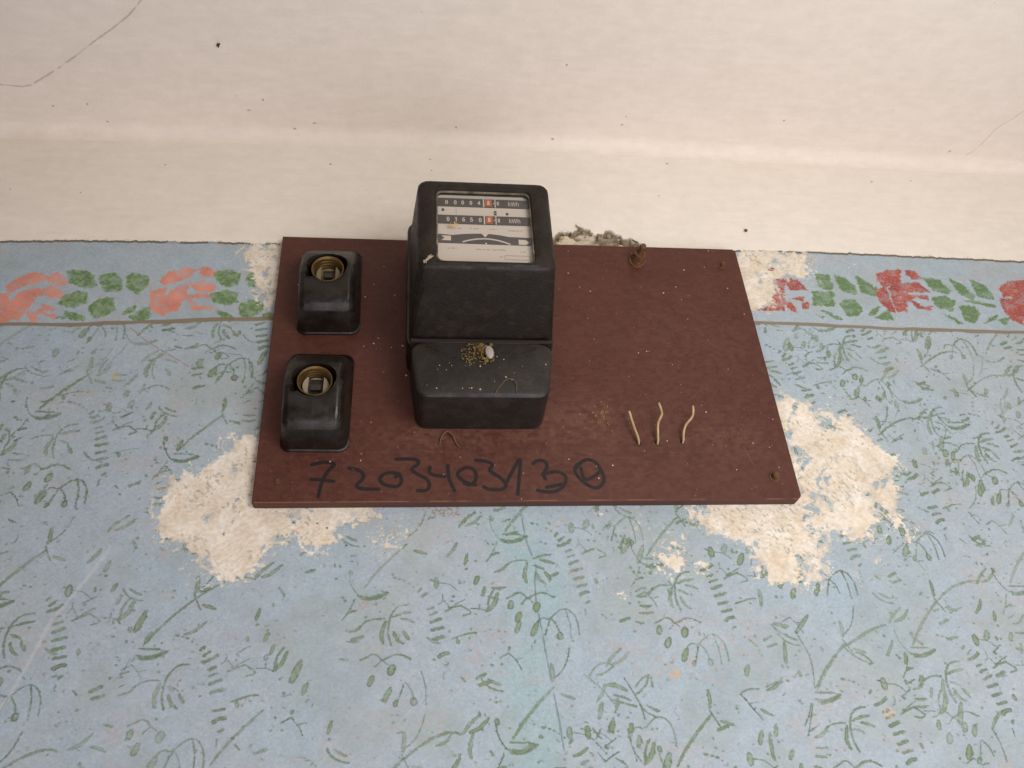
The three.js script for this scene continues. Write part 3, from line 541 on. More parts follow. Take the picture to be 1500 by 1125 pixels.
function wallShape(x, y) {                                           // hand-laid plaster: gentle waves, and the hole broken out above the board
  const m = x * 1000, q = y * 1000;
  let z = 0.0022 * (fbm(m * 0.006, q * 0.006, 201, 2) - 0.5) + 0.0008 * (fbm(m * 0.03, q * 0.05, 203, 2) - 0.5);
  const inset = smooth(0.0, 0.012, Math.min(Math.min(x - 0.0, 0.47 - x), Math.min(0.012 - y, y + 0.30)));
  z = lerp(z, Math.min(z, 0) - 0.0006, inset);                       // flat enough for the board
  const t = holeTop(x);
  if (t > -1 && y < 0.06 && y > -0.012) {
    const edge = t + 0.010 * (fbm(m * 0.13, q * 0.16, 205, 2) - 0.5) - y, d = smooth(-0.0002, 0.0012, edge);
    const bottom = fbm(m * 0.19, q * 0.26, 207, 3);
    z -= d * (0.0025 + 0.008 * bottom * smooth(0.25, 0.45, fbm(m * 0.05 + 2, q * 0.12, 209, 3)));
  }
  return z;
}
function spaced(a, b, step, fineA, fineB, fine) { const o = []; let v = a; while (v < b - 1e-6) { o.push(v); v += v > fineA - step && v < fineB ? fine : step; } o.push(b); return o; }
function wallSheet(xs, y0) {
  const P = [], U = [], I = [], ys = spaced(y0, 0.06, 0.005, -0.012, 0.045, 0.0009), rows = ys.length + 14, n = xs.length;
  const x0 = xs[0], w = xs[n - 1] - x0;
  for (let j = 0; j < rows; j++) for (const x of xs) {
    const top = cornerY(x) - FILLET, y = j < ys.length ? ys[j] : lerp(0.06, top, (j - ys.length + 1) / 14);
    P.push(x, y, WALL_Z + wallShape(x, y)); U.push((x - x0) / w, (y - y0) / (0.18 - y0));
  }
  for (let j = 0; j < rows - 1; j++) for (let i = 0; i < n - 1; i++) { const a = j * n + i; I.push(a, a + 1, a + n + 1, a, a + n + 1, a + n); }
  const g = new THREE.BufferGeometry(); g.setAttribute('position', new THREE.Float32BufferAttribute(P, 3)); g.setAttribute('uv', new THREE.Float32BufferAttribute(U, 2)); g.setIndex(I); g.computeVertexNormals(); return g;
}
function wallMaterial(x0, w, W, worn, y0 = -1.0, h = 1.18, H = 2048) {
  const [map, bumpMap] = wallPaint(x0, y0, w, h, W, H, worn);
  return new THREE.MeshStandardMaterial({ map, bumpMap, bumpScale: 0.0011, roughness: 0.93 });
}
const lowSheet = (() => { const xs = run(-0.34, 0.90, 0.02), ys = run(-1.0, -0.60, 0.02), P = [], U = [], I = [], n = xs.length; for (const y of ys) for (const x of xs) { P.push(x, y, WALL_Z + wallShape(x, y)); U.push((x + 0.34) / 1.24, (y + 1) / 0.4); } for (let j = 0; j < ys.length - 1; j++) for (let i = 0; i < n - 1; i++) { const a = j * n + i; I.push(a, a + 1, a + n + 1, a, a + n + 1, a + n); } const g = new THREE.BufferGeometry(); g.setAttribute('position', new THREE.Float32BufferAttribute(P, 3)); g.setAttribute('uv', new THREE.Float32BufferAttribute(U, 2)); g.setIndex(I); g.computeVertexNormals(); return g; })();
const wallParts = [wallSheet(spaced(-0.34, 0.90, 0.005, 0.250, 0.37, 0.0009), -0.60), wallSheet(spaced(-1.02, -0.34, 0.02, 9, 9, 1), -1.0), wallSheet(spaced(0.90, 1.62, 0.02, 9, 9, 1), -1.0), lowSheet];
const wall = mesh('wall', mergeGeometries(wallParts, true), [wallMaterial(-0.34, 1.24, 2048, true, -0.60, 0.78, 1600), wallMaterial(-1.02, 0.68, 1024, false), wallMaterial(0.90, 0.72, 1024, false), wallMaterial(-0.34, 1.24, 1536, false, -1.0, 0.4, 640)]);
tag(wall, 'limewashed wall with blue roller-printed lower part, rose border and bare plaster patches', null, null, 'structure');
// lumps of broken plaster in the hole
const greyCrumb = new THREE.MeshStandardMaterial({ color: 0xae9c82, roughness: 1 }), crumbMat = new THREE.MeshStandardMaterial({ color: 0xcfc0a8, roughness: 0.95 }), darkCrumb = new THREE.MeshStandardMaterial({ color: 0x8a7d6b, roughness: 1 });
for (const [x, y, s, dark] of [[0.2850, 0.012, 8.5, 0], [0.277, 0.006, 7, 0], [0.292, 0.004, 4, 0], [0.312, 0.004, 4, 1], [0.331, 0.004, 4, 1], [0.343, 0.006, 5, 0], [0.353, 0.003, 4, 0]]) {
  const m = mesh('plaster_chunk', toCreasedNormals(lump(s / 1000, 0.6, Math.round(x * 1000), 2), 0.35), dark ? darkCrumb : crumbMat, wall); m.position.set(x, y, WALL_Z - 0.0035); m.rotation.z = rnd() * 3;
}
for (let k = 0; k < 18; k++) {                                        // crumbling rim
  const x = lerp(0.276, 0.360, rnd()), y = Math.max(0.003, along(hole.slice(0, 8), x) + lerp(-0.010, 0.001, rnd())), pale = rnd() < 0.5;
  const m = mesh('plaster_chunk', toCreasedNormals(lump(0.0014 + 0.0022 * rnd() * rnd(), 0.6, 300 + k, 1), 0.3), pale ? greyCrumb : darkCrumb, wall); m.position.set(x, y, WALL_Z - 0.0012); m.rotation.set(rnd() * 3, rnd() * 3, rnd() * 3);
}
for (const [x, y, a, l] of [[0.299, 0.0305, -0.7, 9], [0.357, 0.0135, -0.55, 7]]) {   // flakes of limewash standing away
  const g = new THREE.PlaneGeometry(l / 1000, 0.004, 6, 2), p = g.attributes.position;
  for (let i = 0; i < p.count; i++) p.setXYZ(i, p.getX(i), p.getY(i) * (1 - 0.6 * Math.abs(p.getX(i)) / (l / 2000)) + 0.0006 * (noise(i * 1.7, 1, 5) - 0.5), 0.003 * smooth(0, -0.002, p.getY(i)));
  const q = g.clone(); q.translate(0, 0, -0.0004); const qi = q.index.array; for (let i = 0; i < qi.length; i += 3) [qi[i], qi[i + 1]] = [qi[i + 1], qi[i]];
  const both = mergeGeometries([g, q]); both.computeVertexNormals();
  const m = mesh('plaster_flake', both, crumbMat, wall); m.position.set(x, y, WALL_Z + 0.0012); m.rotation.z = a;
}

// ------------------------------------------------------------------ ceiling
function ceilingPaint(x0, z0, w, d, W, H, worn) {
  const D = [seg(ceilingCrack), seg(ceilingCrackRight)], r = mulberry(Math.round(x0 * 100) + 77);
  const [bmp, gb] = canvas(W, H), B = gb.createImageData(W, H);
  const c = paint(W, H, (px, py) => {
    const X = x0 + (px + 0.5) / W * w, Z = z0 + (py + 0.5) / H * d, mx = X * 1000, mz = Z * 1000;
    const streak = fbm(mx * 0.05, mz * 0.22, 331, 5), mid = fbm(mx * 0.1, mz * 0.1, 307, 4), fine = noise(mx * 1.1, mz * 1.1, 303);
    const v = (streak - 0.5) * 9 + (mid - 0.5) * 8 + (fine - 0.5) * 5;
    let R = 227 + v, G = 217 + v, Bl = 204 + v * 1.1, h = 0.62 + 0.22 * (streak - 0.5) + 0.14 * (mid - 0.5) + 0.05 * (fine - 0.5);
    if (worn) for (let k = 0; k < 2; k++) { const q = D[k](X, Z) * 1000; if (q < 3) { const o = smooth(k ? 0.5 : 0.65, 0.15, Math.abs(q - 0.6 * noise(mx * 0.4, mz * 0.4, 401))) * smooth(0.1, 0.45, noise(mx * 0.15, mz * 0.15, 403)); const a = k ? 0.22 : 0.34; R = lerp(R, 118, o * a); G = lerp(G, 96, o * a); Bl = lerp(Bl, 78, o * a); h -= 0.35 * o; } }
    const i = (py * W + px) * 4; B.data[i] = B.data[i + 1] = B.data[i + 2] = clamp(h * 255 + lattice(px, py, 2) - 0.5, 0, 255); B.data[i + 3] = 255;
    return [R, G, Bl];
  });
  gb.putImageData(B, 0, 0);
  if (worn) {
    const g = c.getContext('2d'), dot = (X, Z, rr, s) => { g.fillStyle = s; g.beginPath(); g.ellipse((X - x0) / w * W, (Z - z0) / d * H, rr * W / w / 1000, rr * H / d / 1000, 0, 0, 7); g.fill(); };
    for (const [a, b] of ceilingSpecks) for (let k = 0; k < 3; k++) dot(a + (r() - 0.5) * 0.002, b + (r() - 0.5) * 0.002, 0.4 + 0.7 * r(), 'rgba(126,98,80,0.5)');
    for (let k = 0; k < 60; k++) dot(lerp(-0.4, 1, r()), lerp(0, 0.25, r()), 0.2 + 0.4 * r() * r(), `rgba(140,110,96,${0.3 + 0.4 * r()})`);
  }
  return [canvasTexture(c), canvasTexture(bmp, false)];
}
function ceilingSheet(xs, depths) {
  const P = [], U = [], I = [], n = xs.length, arcs = 7, x0 = xs[0], w = xs[n - 1] - x0, dMax = depths[depths.length - 1], total = arcs + depths.length;
  for (let j = 0; j < total; j++) for (const x of xs) {
    const c = cornerY(x); let y, z;
    if (j < arcs) { const a = (j / (arcs - 1)) * Math.PI / 2; y = c - FILLET + FILLET * Math.sin(a); z = WALL_Z + wallShape(x, c - FILLET) + FILLET * (1 - Math.cos(a)); } else { z = depths[j - arcs]; y = lerp(c, 0.154, smooth(0, 0.4, z)); }
    if (j >= arcs) y += 0.0016 * (fbm(x * 7, z * 9, 211, 3) - 0.5) * smooth(0, 0.03, z - 0.009);
    P.push(x, y, z); const t = j < arcs ? 0.0052 - FILLET * (1 - j / (arcs - 1)) * Math.PI / 2 : z; U.push((x - x0) / w, 1 - clamp((t + 0.022) / (dMax + 0.022)));
  }
  for (let j = 0; j < total - 1; j++) for (let i = 0; i < n - 1; i++) { const a = j * n + i; I.push(a, a + 1, a + n + 1, a, a + n + 1, a + n); }
  const g = new THREE.BufferGeometry(); g.setAttribute('position', new THREE.Float32BufferAttribute(P, 3)); g.setAttribute('uv', new THREE.Float32BufferAttribute(U, 2)); g.setIndex(I); g.computeVertexNormals(); return g;
}
const nearDepths = run(0.0090, 0.40, 0.01);
const cm = (x0, w, d, W, H, worn) => { const [map, bumpMap] = ceilingPaint(x0, -0.022, w, d, W, H, worn); return new THREE.MeshStandardMaterial({ map, bumpMap, bumpScale: 0.0007, roughness: 0.95 }); };
const farMat = cm(0, 1.4, 1.4, 512, 512, false);
const farG = new THREE.PlaneGeometry(2.64, 2.0, 8, 8); farG.rotateX(Math.PI / 2); farG.translate(0.3, 0.154, 1.4);
{ const p = farG.attributes.position, u = farG.attributes.uv; for (let i = 0; i < p.count; i++) u.setXY(i, p.getX(i) / 1.4, p.getZ(i) / 1.4); }
const sideMat = cm(-1.02, 0.66, 0.422, 1024, 640, false);
const clean = (g) => g;
const ceiling = mesh('ceiling', mergeGeometries([ceilingSheet(run(-0.34, 0.90, 0.012), nearDepths), ceilingSheet(run(-1.02, -0.34, 0.02), nearDepths), ceilingSheet(run(0.90, 1.62, 0.02), nearDepths), clean(farG)], true), [cm(-0.34, 1.24, 0.422, 2048, 640, true), sideMat, sideMat, farMat]);
tag(ceiling, 'limewashed plaster ceiling with a crack at the upper left', null, null, 'structure');

// ------------------------------------------------------------------ mounting board
const BW = 0.46, BH = 0.2835, BT = 0.009;
const boardMat = (() => {
  const W = 2048, H = 1262, k = W / (BW * 1000);
  const [bmp, gb] = canvas(W, H), [rgh, gr] = canvas(W, H), Bd = gb.createImageData(W, H), Rd = gr.createImageData(W, H);
  const c = paint(W, H, (px, py) => {
    const mx = px / k, my = py / k, fine = noise(mx * 1.6, my * 1.6, 501), mid = fbm(mx * 0.05, my * 0.05, 503, 4), brush = fbm(mx * 0.02, my * 0.7, 505, 3), g2 = fbm(mx * 0.4, my * 0.4, 507, 3);
    const v = (fine - 0.5) * 10 + (brush - 0.5) * 4;
    let R = 75 + v + (mid - 0.5) * 9, G = 38 + v * 0.8 + (mid - 0.5) * 6, B = 29 + v * 0.75 + (mid - 0.5) * 8;
    // dried dirt and rubbed dust in patches
    const spot = (x, y, a, b) => Math.exp(-(((mx - x) / a) ** 2) - ((my - y) / b) ** 2);
    const dd = clamp(spot(285, 210, 60, 26) + 0.8 * spot(160, 225, 70, 14) + 0.5 * spot(400, 225, 46, 26) + 0.4 * spot(250, 262, 120, 20) + 0.25 * spot(390, 120, 70, 60));
    const du = smooth(0.2, 0.9, fbm(mx * 0.2, my * 0.3, 509, 4) * 0.75 + g2 * 0.3) * (0.28 + 0.72 * dd);
    R = lerp(R, 118, du * 0.8); G = lerp(G, 88, du * 0.8); B = lerp(B, 66, du * 0.8);
    const scr = smooth(0.74, 0.8, fbm(mx * 0.05 + 7, my * 1.1 + mx * 0.1, 511, 3)) * 0.10; R = lerp(R, 150, scr); G = lerp(G, 118, scr); B = lerp(B, 98, scr);
    const low = smooth(281.2, 282.6, my) * smooth(0.45, 0.6, fbm(mx * 0.06, 3, 513, 3)); R = lerp(R, 150, low * 0.7); G = lerp(G, 112, low * 0.7); B = lerp(B, 78, low * 0.7);
    const i = (py * W + px) * 4; Bd.data[i] = Bd.data[i + 1] = Bd.data[i + 2] = clamp(128 + (brush - 0.5) * 34 + (fine - 0.5) * 24 + (mid - 0.5) * 60 + lattice(px, py, 3) - 0.5, 0, 255); Bd.data[i + 3] = 255;
    Rd.data[i] = Rd.data[i + 1] = Rd.data[i + 2] = clamp(125 + du * 110 + (g2 - 0.5) * 60, 0, 255); Rd.data[i + 3] = 255;
    return [R, G, B];
  });
  gb.putImageData(Bd, 0, 0); gr.putImageData(Rd, 0, 0);
  const g = c.getContext('2d'); g.lineCap = g.lineJoin = 'round';
  for (const p of digits) { const q = p.map(([a, b]) => [a * k, -b * k]); smoothPath(g, q); g.strokeStyle = 'rgba(40,28,26,0.78)'; g.lineWidth = 3.5 * k; g.stroke(); g.strokeStyle = 'rgba(26,18,17,0.7)'; g.lineWidth = 2.5 * k; g.stroke(); }
  // scratches, spots of limewash, rust round the screws
  const r = mulberry(91);
  for (let n = 0; n < 90; n++) { const x = r() * W, y = r() * H, l = (4 + 26 * r() * r()) * k, t = (r() - 0.5) * (r() < 0.7 ? 0.5 : 3); g.strokeStyle = `rgba(${150 + 30 * r()},${112 + 20 * r()},${92 + 20 * r()},${0.1 + 0.22 * r()})`; g.lineWidth = (0.2 + 0.35 * r()) * k; g.beginPath(); g.moveTo(x, y); g.quadraticCurveTo(x + l * 0.5 * Math.cos(t), y + l * 0.5 * Math.sin(t) + (r() - 0.5) * 3 * k, x + l * Math.cos(t), y + l * Math.sin(t)); g.stroke(); }
  for (let n = 0; n < 420; n++) { const x = r() * W, y = r() * H, s = (0.25 + 0.55 * r() ** 3) * k; g.fillStyle = `rgba(${190 + 30 * r()},${160 + 30 * r()},${140 + 30 * r()},${0.15 + 0.5 * r() * r()})`; g.beginPath(); g.ellipse(x, y, s * (0.5 + 0.5 * r()), s * (0.5 + 0.5 * r()), r() * 3, 0, 7); g.fill(); }
  for (const [x, y, s] of [[443, 262, 12], [441, 23, 6], [353, 20, 9], [19, 264, 5]]) for (let n = 0; n < 240; n++) { const t = r() * 6.3, q = s * r(); g.fillStyle = 'rgba(66,48,38,0.13)'; g.beginPath(); g.ellipse((x + q * Math.cos(t)) * k, (y + q * Math.sin(t) * 0.9 - s * 0.2) * k, 0.8 * k * r() + 1, 0.8 * k * r() + 1, 0, 0, 7); g.fill(); }
  return new THREE.MeshPhysicalMaterial({ map: canvasTexture(c), bumpMap: canvasTexture(bmp, false), bumpScale: 0.0004, roughnessMap: canvasTexture(rgh, false), roughness: 1, specularIntensity: 0.7 });
})();
const edgeMat = new THREE.MeshStandardMaterial({ color: 0x4c2c22, roughness: 0.75 });
const board = base('mounting_board', BW / 2, -BH, WALL_Z);
tag(board, 'maroon painted board on the wall with black handwritten number along its bottom', 'board');
{
  const s = new THREE.Shape(), b = 0.0014, W2 = BW / 2, Y0 = BH;      // one corner knocked off, as at the lower right
  s.moveTo(-W2 + b, 0); s.lineTo(W2, 0); s.lineTo(W2 + 0.004, 0.004); s.lineTo(W2, Y0 - 0.003); s.lineTo(W2 - 0.003, Y0); s.lineTo(-W2, Y0); s.lineTo(-W2, b); s.closePath();
  const g = new THREE.ExtrudeGeometry(s, { depth: BT - 0.0008, bevelEnabled: true, bevelSize: 0.0008, bevelThickness: 0.0008, bevelOffset: -0.0008, bevelSegments: 2 });
  const u = g.attributes.uv, p = g.attributes.position; for (let i = 0; i < u.count; i++) u.setXY(i, (p.getX(i) + W2) / BW, p.getY(i) / BH);
  mesh('panel', g, [boardMat, edgeMat], board);
}
const rustMap = canvasTexture(paint(128, 128, (x, y) => { const n = fbm(x * 0.09, y * 0.09, 601, 4), v = (n - 0.5) * 90; return [104 + v, 72 + v * 0.8, 44 + v * 0.5]; }));
const rustMat = new THREE.MeshStandardMaterial({ map: rustMap, roughness: 0.8, metalness: 0.25, bumpMap: rustMap, bumpScale: 0.0004 });
const local = (x, y, z) => [x - BW / 2, y + BH, z - WALL_Z];
function hexScrew(x, y, r, h, turn, name = 'screw') {
  const head = new THREE.CylinderGeometry(r * 0.92, r, h, 6); head.rotateX(Math.PI / 2); head.rotateZ(turn); head.translate(0, 0, h / 2 + 0.0008);
  const washer = new THREE.CylinderGeometry(r * 1.35, r * 1.4, 0.0010, 24); washer.rotateX(Math.PI / 2); washer.translate(0, 0, 0.0005);
  const slot = new THREE.CylinderGeometry(r * 0.55, r * 0.8, 0.0009, 16); slot.rotateX(Math.PI / 2); slot.translate(0, 0, h + 0.0012);
  const m = mesh(name, mergeGeometries([head, washer, slot].map((g) => g.toNonIndexed())), rustMat, board); m.position.set(...local(x, y, 0)); return m;
}
hexScrew(0.4434, -0.2617, 0.0036, 0.0050, 0.3); hexScrew(0.4412, -0.0235, 0.0026, 0.0042, 0.1); hexScrew(0.0188, -0.2640, 0.0018, 0.0016, 0.5);
{
  const parts = [];
  const wsh = new THREE.CylinderGeometry(0.0085, 0.0088, 0.0014, 28); wsh.rotateX(Math.PI / 2); wsh.translate(0, 0, 0.0008); parts.push(wsh);
  for (const [z, r, h, a] of [[0.0038, 0.0072, 0.0044, 0.2], [0.0098, 0.0066, 0.0060, 0.55]]) { const nut = new THREE.CylinderGeometry(r * 0.95, r, h, 6); nut.rotateX(Math.PI / 2); nut.rotateZ(a); nut.translate(0, 0, z); parts.push(nut); }
  const prof = [[0.0001, 0]]; for (let k = 0; k <= 22; k++) prof.push([0.0030 + 0.0004 * (k % 2), 0.001 + k * 0.0010]); prof.push([0.0026, 0.0245], [0.0001, 0.0248]);
  const stud = lathe(prof.map(([r, z]) => [r, z]), 20); parts.push(stud);
  const m = mesh('bolt', mergeGeometries(parts.map((g) => (g.index ? g.toNonIndexed() : g))), rustMat, board); m.position.set(...local(0.3525, -0.0200, 0)); m.rotation.y = 0.05; m.userData.label = 'rusty threaded stud with two nuts';
}

// ------------------------------------------------------------------ bakelite
function bakelite(tone, s, scale) {
  const c = paint(512, 512, (x, y) => {
    const f = lattice(x, y, s), g = fbm(x * 0.05, y * 0.05, s + 1, 4), w = noise(x * 0.35, y * 0.35, s + 2), dust = smooth(0.5, 0.75, g) * 0.5 + smooth(0.86, 0.99, w) * 0.5 + (f > 0.985 ? 0.5 : 0);
    return [lerp(tone[0] + (w - 0.5) * 8, 104, dust * 0.26), lerp(tone[1] + (w - 0.5) * 8, 90, dust * 0.26), lerp(tone[2] + (w - 0.5) * 7, 66, dust * 0.26)];
  });
  const b = paint(512, 512, (x, y) => { const w = noise(x * 0.3, y * 0.3, s + 5) * 0.6 + noise(x * 0.7, y * 0.7, s + 6) * 0.4; return [w * 255, w * 255, w * 255]; });
  const r = paint(512, 512, (x, y) => { const g = fbm(x * 0.03, y * 0.03, s + 8, 4), v = clamp(scale[1] + (g - 0.5) * 0.5) * 255; return [v, v, v]; });
  return new THREE.MeshPhysicalMaterial({ map: canvasTexture(c), bumpMap: canvasTexture(b, false), bumpScale: scale[0], roughnessMap: canvasTexture(r, false), roughness: 1, specularIntensity: s === 701 ? 0.7 : 1 });
}
const wrinkle = bakelite([24, 17, 9], 701, [0.00022, 0.58]), smoothBlack = bakelite([22, 16, 9], 721, [0.00005, 0.45]), satin = bakelite([27, 22, 16], 741, [0.00014, 0.56]);

// ------------------------------------------------------------------ fuse holders
const brass = new THREE.MeshStandardMaterial({ color: 0x9c8858, metalness: 0.7, roughness: 0.45, map: canvasTexture(paint(128, 128, (x, y) => { const n = fbm(x * 0.06, y * 0.06, 801, 4), v = 165 + (n - 0.5) * 150; return [v + 30, v + 15, v - 5]; })) });
const ceramic = new THREE.MeshStandardMaterial({ roughness: 0.6, map: canvasTexture(paint(64, 64, (x, y) => { const v = (fbm(x * 0.1, y * 0.1, 811, 3) - 0.5) * 50; return [122 + v, 107 + v, 80 + v]; })) });
const ceramicPale = new THREE.MeshStandardMaterial({ roughness: 0.5, map: canvasTexture(paint(64, 64, (x, y) => { const v = (fbm(x * 0.1, y * 0.1, 813, 3) - 0.5) * 60; return [162 + v, 150 + v, 130 + v]; })) });
const darkMetal = new THREE.MeshStandardMaterial({ color: 0x4a4540, metalness: 0.7, roughness: 0.45 });
function fuseHolder(x, y, w, h, holeY) {                                     // x, y: its foot's middle on the board's face; w, h in metres
  const f = base('fuse_holder', x, y, 0), W2 = w / 2, R = 0.0180;
  const zf = (px, py) => {                                             // flat round the socket, shoulders falling away above it, a soft brow below
    const d = py - holeY, soft = (v, s) => s * Math.log1p(Math.exp(v / s)), low = Math.max(0, 0.008 - py);
    return 0.0432 - 0.46 * soft(d + 0.001, 0.003) - 0.50 * soft(d - R - 0.0015, 0.0012) - 0.25 * soft(-d - 0.006, 0.004) - 7 * low * low;
  };
  const ring = (inset, lift, z, r = 0.008) => rrect(-W2 + inset, W2 - inset, lift, h - inset, r, z);
  const open = (rr, notch) => (px, py) => Math.min(Math.hypot(px, py) - rr, Math.hypot(px + 0.0155, py + 0.0112) - notch, Math.max(Math.abs((px * 0.6 - py * 0.8)) - notch * 0.8, Math.hypot(px + 0.010, py + 0.0075) - 0.009));
  const face = (rr, notch, dz) => outline(0, holeY, open(rr, notch), typeof dz === 'function' ? dz : () => dz);
  const rings = [ring(-0.0012, -0.0008, 0.0002), ring(-0.0012, -0.0008, 0.0022), ring(-0.0002, 0.0004, 0.003)];
  for (const t of [0.15, 0.35, 0.55, 0.75]) rings.push(ring(0.0026 * t, 0.005 * t * t, (a, b) => zf(a, b) * (0.07 + 0.80 * t)));
  for (const a of [0, 0.25, 0.5, 0.75, 1]) { const q = a * Math.PI / 2, e = 0.0062; rings.push(ring(0.0026 + e * (1 - Math.cos(q)), 0.0045 + 0.8 * e * (1 - Math.cos(q)), (u, v) => zf(u, v) - e * (1 - Math.sin(q)))); }
  const outerFace = rings[rings.length - 1], innerFace = face(R + 0.0016, 0.0048, zf);
  for (const t of [0.2, 0.4, 0.6, 0.8]) rings.push(outerFace.map((p, i) => { const q = innerFace[i], X = lerp(p[0], q[0], t), Y = lerp(p[1], q[1], t); return [X, Y, zf(X, Y)]; }));
  rings.push(innerFace);
  rings.push(face(R + 0.0014, 0.0046, (u, v) => zf(u, v) + 0.0007), face(R + 0.0005, 0.0038, (u, v) => zf(u, v) + 0.0008), face(R, 0.0033, (u, v) => zf(u, v) - 0.0004), face(R - 0.0004, 0.003, 0.014));
  mesh('housing', loft(rings, { close: true, crease: 0.7 }), smoothBlack, f);
  const S = 1.02, prof0 = [[0.0118, 0.0142], [0.0132, 0.0142]], prof = prof0; for (let k = 0; k <= 24; k++) prof.push([0.0134 + 0.0005 * Math.sin(k * Math.PI / 3), 0.0150 + k * 0.00066]);
  prof.push([0.0143, 0.0315], [0.0141, 0.0320], [0.0134, 0.0318]); for (let k = 24; k >= 0; k--) prof.push([0.0126 + 0.0005 * Math.sin(k * Math.PI / 3), 0.0150 + k * 0.00064]); prof.push([0.0118, 0.0142]);
  const sh = mesh('brass_shell', lathe(prof.map(([q, z]) => [q * S, z]), 64), brass, f); sh.position.set(0, holeY, 0.004);
  const disc = new THREE.CylinderGeometry(0.0116, 0.0116, 0.003, 40); disc.rotateX(Math.PI / 2);
  const ins = mesh('ceramic_insert', disc, ceramic, f); ins.position.set(0, holeY, 0.0200);
  for (const s of [-1, 1]) { const sp = new THREE.Shape(); sp.absarc(0, 0, 0.0109, -0.95, 0.95); sp.closePath(); const g = new THREE.ExtrudeGeometry(sp, { depth: 0.0062, bevelEnabled: true, bevelSize: 0.0004, bevelThickness: 0.0004, bevelOffset: -0.0004, bevelSegments: 2, curveSegments: 16 }); if (s < 0) g.rotateZ(Math.PI); const m = mesh('ceramic_block', g, ceramic, f); m.position.set(0, holeY, 0.0216); }
  const strip = new THREE.BoxGeometry(0.0096, 0.0150, 0.0012), tongue = new THREE.BoxGeometry(0.0070, 0.0042, 0.0044); tongue.translate(0, -0.001, 0.0026);
  const m = mesh('contact', mergeGeometries([strip, tongue]), darkMetal, f); m.position.set(0, holeY, 0.0224);
  return f;
}
const fuseTop = fuseHolder(0.0506, -0.1165, 0.0545, 0.0955, 0.0478); fuseTop.rotation.z = 0.01;
tag(fuseTop, 'upper black fuse holder, darker and empty, in the board\'s top left corner', 'fuse holder', 'fuse holders on the left of the board');
const fuseLow = fuseTop.clone(); fuseLow.name = numbered('fuse_holder'); scene.add(fuseLow); fuseLow.position.set(0.0462, -0.2365, 0); fuseLow.rotation.z = -0.012; fuseLow.traverse((o) => { if (/^ceramic/.test(o.name)) o.material = ceramicPale; if (/^contact/.test(o.name)) o.scale.set(1.25, 1.2, 1); }); fuseLow.traverse((o) => { if (o !== fuseLow) { o.castShadow = o.receiveShadow = true; } });
tag(fuseLow, 'lower black fuse holder with pale ceramic showing, above the handwritten number', 'fuse holder', 'fuse holders on the left of the board');

